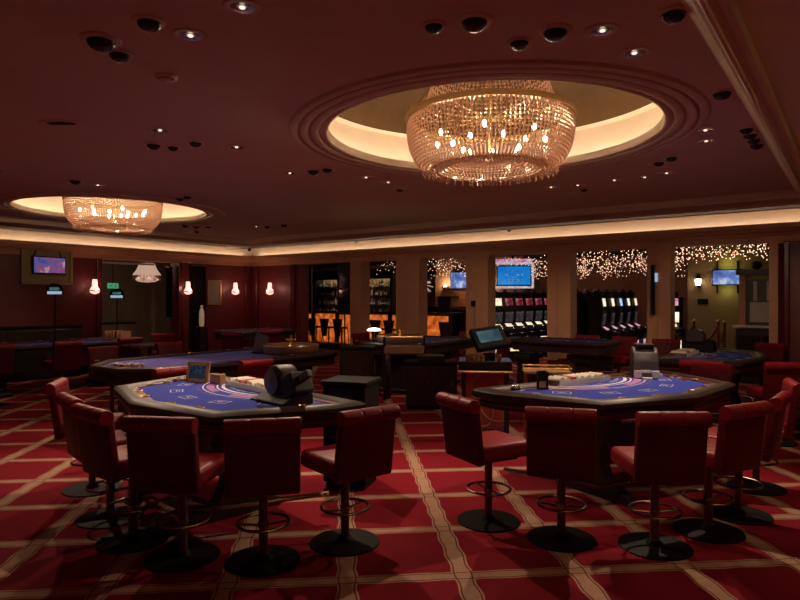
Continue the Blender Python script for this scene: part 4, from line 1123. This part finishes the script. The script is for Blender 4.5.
# slot machines
def slot_machine(label, group, scr):
    t = thing('slot_machine', label, 'slot machine', (0, 0, 0), 0, group)      # faces local -y
    W = .52
    prof = [(-.22, 0), (.30, 0), (.30, 1.72), (.02, 1.72), (-.02, 1.46), (-.04, 1.40), (-.02, 1.36), (.02, 1.02), (-.10, .94), (-.34, .88), (-.34, .80), (-.26, .76), (-.22, .60)]
    MB().prism_x(prof, -W/2, W/2).build('cabinet', 'black_gloss', t, bevel=.006)
    def panel(nm, y0, z0, y1, z1, w, mt):
        d = Vector((0, y1-y0, z1-z0)); n_ = Vector((0, -d.z, d.y)).normalized()*.006
        MB().add([(x, y+n_.y*s, z+n_.z*s) for s in (0, 2) for x, y, z in ((-w/2, y0, z0), (w/2, y0, z0), (w/2, y1, z1), (-w/2, y1, z1))],
                 [(0, 1, 2, 3), (7, 6, 5, 4), (0, 4, 5, 1), (1, 5, 6, 2), (2, 6, 7, 3), (3, 7, 4, 0)]).build(nm, mt, t)
    panel('top_screen', -.012, 1.50, .012, 1.69, W-.24, scr[0])
    panel('main_screen', .013, 1.06, -.013, 1.33, W-.20, scr[1])
    panel('button_deck', -.32, .885, -.12, .935, W-.06, 'plastic_dark')
    panel('deck_screen', -.10, .945, .015, 1.01, .20, scr[2])
    panel('belly_glass', -.228, .60, -.222, .30, W-.14, scr[2])
    for k in range(5): MB().cyl((-.16+.08*k, -.24, .905), .018, .012, 10).build('button', 'lamp_white' if k == 2 else 'chip_red', t)
    bx((0, .14, 1.79), (.30, .20, .14)).build('topper', 'plastic_dark', t, bevel=.03)
    MB().sphere((0, .14, 1.88), .06, 12, 6).build('beacon', 'plastic_grey', t, smooth=True)
    return t
A = slot_machine('slot machine with red upper screen in the row under the blue screen', 'slot machines under the large blue screen', ('screen_slot_red', 'screen_slot_dim', 'screen_slot_white'))
A.location = (-7.5, 14.75, 0); A.rotation_euler.z = math.radians(62)
A['label'] = 'red-screen slot machine next to the cream-screen machine under the large blue screen'
for k in range(1, 5): dup(A, (-7.5, 14.75+.62*k, 0), math.radians(62), '%s red-screen slot machine from the cream-screen machine under the blue screen' % ('second', 'third', 'fourth', 'fifth')[k-1])
y0 = slot_machine('slot machine with cream upper screen at the end of the row under the blue screen', 'slot machines under the large blue screen', ('screen_slot_white', 'screen_slot_dim', 'screen_slot_white'))
y0.location = (-7.5, 14.13, 0); y0.rotation_euler.z = math.radians(62)
B = slot_machine('white-screen slot machine at the dark end of the bank near the pillars', 'slot machines in the bank near the pillars', ('screen_slot_white', 'screen_slot_dim', 'screen_slot_pink'))
B.location = (-4.85, 14.5, 0); B.rotation_euler.z = math.radians(98)
dup(B, (-4.85, 15.14, 0), math.radians(98), 'white-screen slot machine beside the blue-screen one in the bank near the pillars')
B2 = slot_machine('slot machine with blue upper screen in the bank near the pillars', 'slot machines in the bank near the pillars', ('screen_slot_blue', 'screen_slot_dim', 'screen_slot_pink'))
B2.location = (-4.85, 15.78, 0); B2.rotation_euler.z = math.radians(98)
for y in (16.42, 17.06): dup(B, (-4.85, y, 0), math.radians(98), 'slot machine with white upper screen at the far end of the pillar bank')
for y in (14.45, 15.1, 15.75):
    dup(B2, (-5.65, y, 0), math.radians(-90), 'slot machine turned away behind the pillar bank, only its dark back showing', 'slot machines turned away')
C = slot_machine('slot machine with pink upper screen standing alone behind the rope barrier', None, ('screen_slot_pink', 'screen_slot_white', 'screen_slot_white')) if False else slot_machine('slot machine with pink upper screen standing alone behind the rope barrier', 'slot machine behind the ropes', ('screen_slot_pink', 'screen_slot_white', 'screen_slot_white'))
C.location = (-3.95, 17.2, 0); C.rotation_euler.z = math.radians(20)
# seat beside the bank
t = thing('slot_chair', 'dark chair at the end of the slot machine bank', 'chair', (-5.1, 12.6, 0), math.radians(-100))
bx((0, 0, .52), (.42, .42, .09)).build('seat', 'black_wood', t, bevel=.02)
bx((0, -.2, .85), (.42, .07, .6)).build('backrest', 'black_wood', t, bevel=.02)
MB().cyl((0, 0, 0), .04, .5, 14).build('column', 'bronze_pole', t)
MB().lathe([(.001, 0), (.23, 0), (.23, .015), (.05, .03)], 24).build('base', 'base_black', t)

# fairy lights strung below the far ceiling
def fairy(label, x0, x1, y0, y1, nl, zlo, zhi, ax):
    t = thing('fairy_light_string', label, 'fairy lights', (0, 0, 0), 0, 'strings of fairy lights')
    mw = MB(); mb = MB()
    for i in range(nl):
        u = (i+.5)/nl
        pts = []
        n = 24
        for k in range(n+1):
            v = k/n
            if ax == 'y': x = x0+(x1-x0)*u+.1*math.sin(9*v+i); y = y0+(y1-y0)*v
            else: x = x0+(x1-x0)*v; y = y0+(y1-y0)*u+.1*math.sin(9*v+i)
            z = zhi-(zhi-zlo)*(math.sin(PI*((v*3+.37*i) % 1))**1)*(.5+.5*random.random())*.8-random.uniform(0, .12)
            pts.append((x, y, z))
        mw.tube(pts, .003, 4)
        for p in pts:
            mb.octa((p[0]+random.uniform(-.04, .04), p[1], p[2]-.02), .0105, .013)
    mw.build('wire', 'wire_black', t)
    o = mb.build('bulbs', 'fairy_bulb', t); o['kind'] = 'stuff'
fairy('fairy lights strung below the ceiling before the orange wall and small television', -11.2, -8.2, 13.2, 17.0, 12, 2.3, 2.95, 'y')
fairy('dense fairy lights strung around the large blue screen', -8.6, -5.9, 15.9, 18.8, 22, 2.2, 2.95, 'y')
fairy('dense fairy lights strung above the slot machine bank', -5.9, -3.1, 12.6, 18.8, 22, 2.25, 2.95, 'y')
fairy('fairy lights strung in rows before the brown wall with the television', -3.3, -1.1, 12.3, 15.1, 16, 2.45, 2.95, 'x')
# reception corner behind the ropes
tv('mounted_television', 'wide television with a blue and white picture on the brown wall with greenish light', 'television', (-2.35, 15.18, 2.16), 0, .62, .36, 'screen_tv')
t = thing('television_bracket', 'slim black bars holding the wide television on the brown wall', 'bracket', (-2.35, 15.24, 2.16))
for sx in (-1, 1): bx((sx*.2, -.01, 0), (.03, .02, .72)).build('bar', 'black_matte', t)
t = thing('lantern_sconce', 'black wall lantern with a bright white glass on the brown wall', 'sconce', (-2.93, 15.25, 2.08))
bx((0, -.02, 0), (.06, .04, .3)).build('back_plate', 'black_matte', t)
MB().lathe([(.05, -.09), (.075, .05), (.001, .05)], 6, (0, -.12, 0)).build('glass', 'lamp_white', t)
MB().lathe([(.09, .05), (.001, .14)], 6, (0, -.12, 0)).build('cap', 'black_matte', t)
MB().lathe([(.001, -.13), (.055, -.09)], 6, (0, -.12, 0)).build('finial', 'black_matte', t)
point((-2.93, 15.0, 2.1), 2.5, .05)
point((-2.35, 15.06, 2.45), 2.2, .1, (.85, 1, .25)); point((-2.35, 15.06, 1.86), 1.6, .1, (.85, 1, .25))
tag(bx((0, 0, 0), (.22, .03, .12)).build('black_plate', 'black_matte', loc=(-2.85, 15.235, 1.62), bevel=.008), 'small black plate on the brown wall below the lantern', 'plate')
t = thing('booth_door', 'pale framed booth door with a white paper notice on its glass', 'door', (-1.65, 14.9, 0), 0)
for sx in (-1, 1): bx((sx*.36, 0, 1.1), (.12, .08, 2.2)).build('jamb', 'wall_terracotta', t)
bx((0, 0, 2.25), (.95, .14, .12)).build('lintel', 'black_wood', t)
bx((0, 0, .55), (.6, .05, 1.1)).build('lower_panel', 'wall_terracotta', t)
bx((0, 0, 1.6), (.58, .02, 1.0)).build('glass', 'plastic_grey', t)
bx((0, -.018, 1.4), (.44, .008, .42)).build('paper_notice', 'door_white', t)
for x in (-.12, .12): bx((x, -.016, 1.85), (.07, .01, .42)).build('pale_stripe', 'door_white', t)
tag(MB().sphere((0, 0, .08), .11, 16, 10, .8).build('clay_pot', 'plastic_dark', loc=(-1.75, 14.9, 2.32), smooth=True), 'round dark pot standing on top of the booth door', 'pot')
t = thing('reception_desk', 'dark reception desk with a pale top behind the rope barrier', 'desk', (-1.55, 14.1, 0))
bx((0, 0, 1.12), (1.0, .5, .04)).build('top', 'door_white', t, bevel=.006)
bx((0, .02, .54), (.9, .4, 1.08)).build('body', 'black_wood', t, bevel=.01)
for k in (-1, 1): bx((k*.22, -.19, .55), (.40, .03, .8)).build('front_panel', 'black_gloss', t, bevel=.006)
# stanchions and ropes
sp = [(-3.35, 14.4), (-2.85, 14.3), (-2.36, 14.2), (-2.15, 13.6)]
st0 = None
for i, (x, y) in enumerate(sp):
    if st0 is None:
        st0 = thing('rope_stanchion', 'slim dark stanchion post of the rope barrier before the brown wall', 'stanchion', (x, y, 0), 0, 'stanchions of the rope barrier')
        MB().lathe([(.001, 0), (.15, 0), (.15, .015), (.04, .04), (.02, .05)], 20).build('base', 'brass', st0)
        MB().cyl((0, 0, .04), .022, 1.15, 12).build('post', 'rope_red', st0)
        MB().sphere((0, 0, 1.21), .04, 12, 6).build('finial', 'brass', st0, smooth=True)
    else: dup(st0, (x, y, 0))
for i in range(3):
    a, b = Vector((*sp[i], 1.12)), Vector((*sp[i+1], 1.12))
    pts = [tuple(a.lerp(b, k/14)-Vector((0, 0, .32*math.sin(PI*k/14)))) for k in range(15)]
    tag(MB().tube(pts, .02, 8).build('barrier_rope', 'rope_red', smooth=True), 'sagging dark red barrier rope between two stanchions', 'rope', 'ropes of the rope barrier')
# box on the pillar, door-phone panel, cameras on the cornice
tag(bx((0, 0, 0), (.10, .05, .12)).build('switch_box', 'black_matte', loc=(-6.72, YB-.025-.05, 1.58), bevel=.01), 'small black box mounted on the terracotta pillar', 'box')
t = thing('pillar_display', 'narrow tall black display panel mounted on a terracotta pillar', 'display', (-2.98, YB-.10, 1.85))
bx((0, 0, 0), (.07, .06, .9)).build('casing', 'black_gloss', t, bevel=.008)
bx((.05, .0, .22), (.05, .04, .16)).build('side_light', 'blue_glow', t)
for (x, y, z, rz) in [(-13.95, 11.35, 3.08, .8), (-10.0, YB-.2, 3.12, 0), (-5.8, YB-.2, 3.12, 0)]:
    t = thing('dome_camera', 'tiny dark security camera on the lit cream cove', 'camera', (x, y, z), rz, 'security cameras on the cove')
    MB().sphere((0, 0, 0), .05, 12, 8).build('dome', 'black_gloss', t, smooth=True)
    bx((0, 0, .06), (.05, .05, .12)).build('mount', 'black_matte', t)
# red gloss drape at the last pillar
t = thing('red_drape', 'narrow glossy red drape hanging on the last pillar by the red wall', 'drape', (-1.02, YB-.16, 0))
m = MB(); V = []; n = 20
for i in range(n+1):
    x = -.03+.07*i/n; y = .02*math.sin(i*1.3); V += [(x, y, .1), (x, y, 2.58)]
m.add(V, [(2*i, 2*i+2, 2*i+3, 2*i+1) for i in range(n)]); m.add([(x, y+.012, z) for x, y, z in V], [(2*i, 2*i+2, 2*i+3, 2*i+1) for i in range(n)])
m.build('cloth', 'curtain_red', t)
MB().tube([(-.04, 0, 2.59), (.05, 0, 2.59)], .01, 6).build('rod', 'brass', t)
# far room light
for x, y, p in [(-14.5, 15.9, 14), (-6.3, 14.5, 12), (-3.6, 13.6, 4), (-9.2, 13.5, 10)]:
    spot((x, y, 2.95), (x+.3, y+.3, 0), p*3, 120, .8, .08)
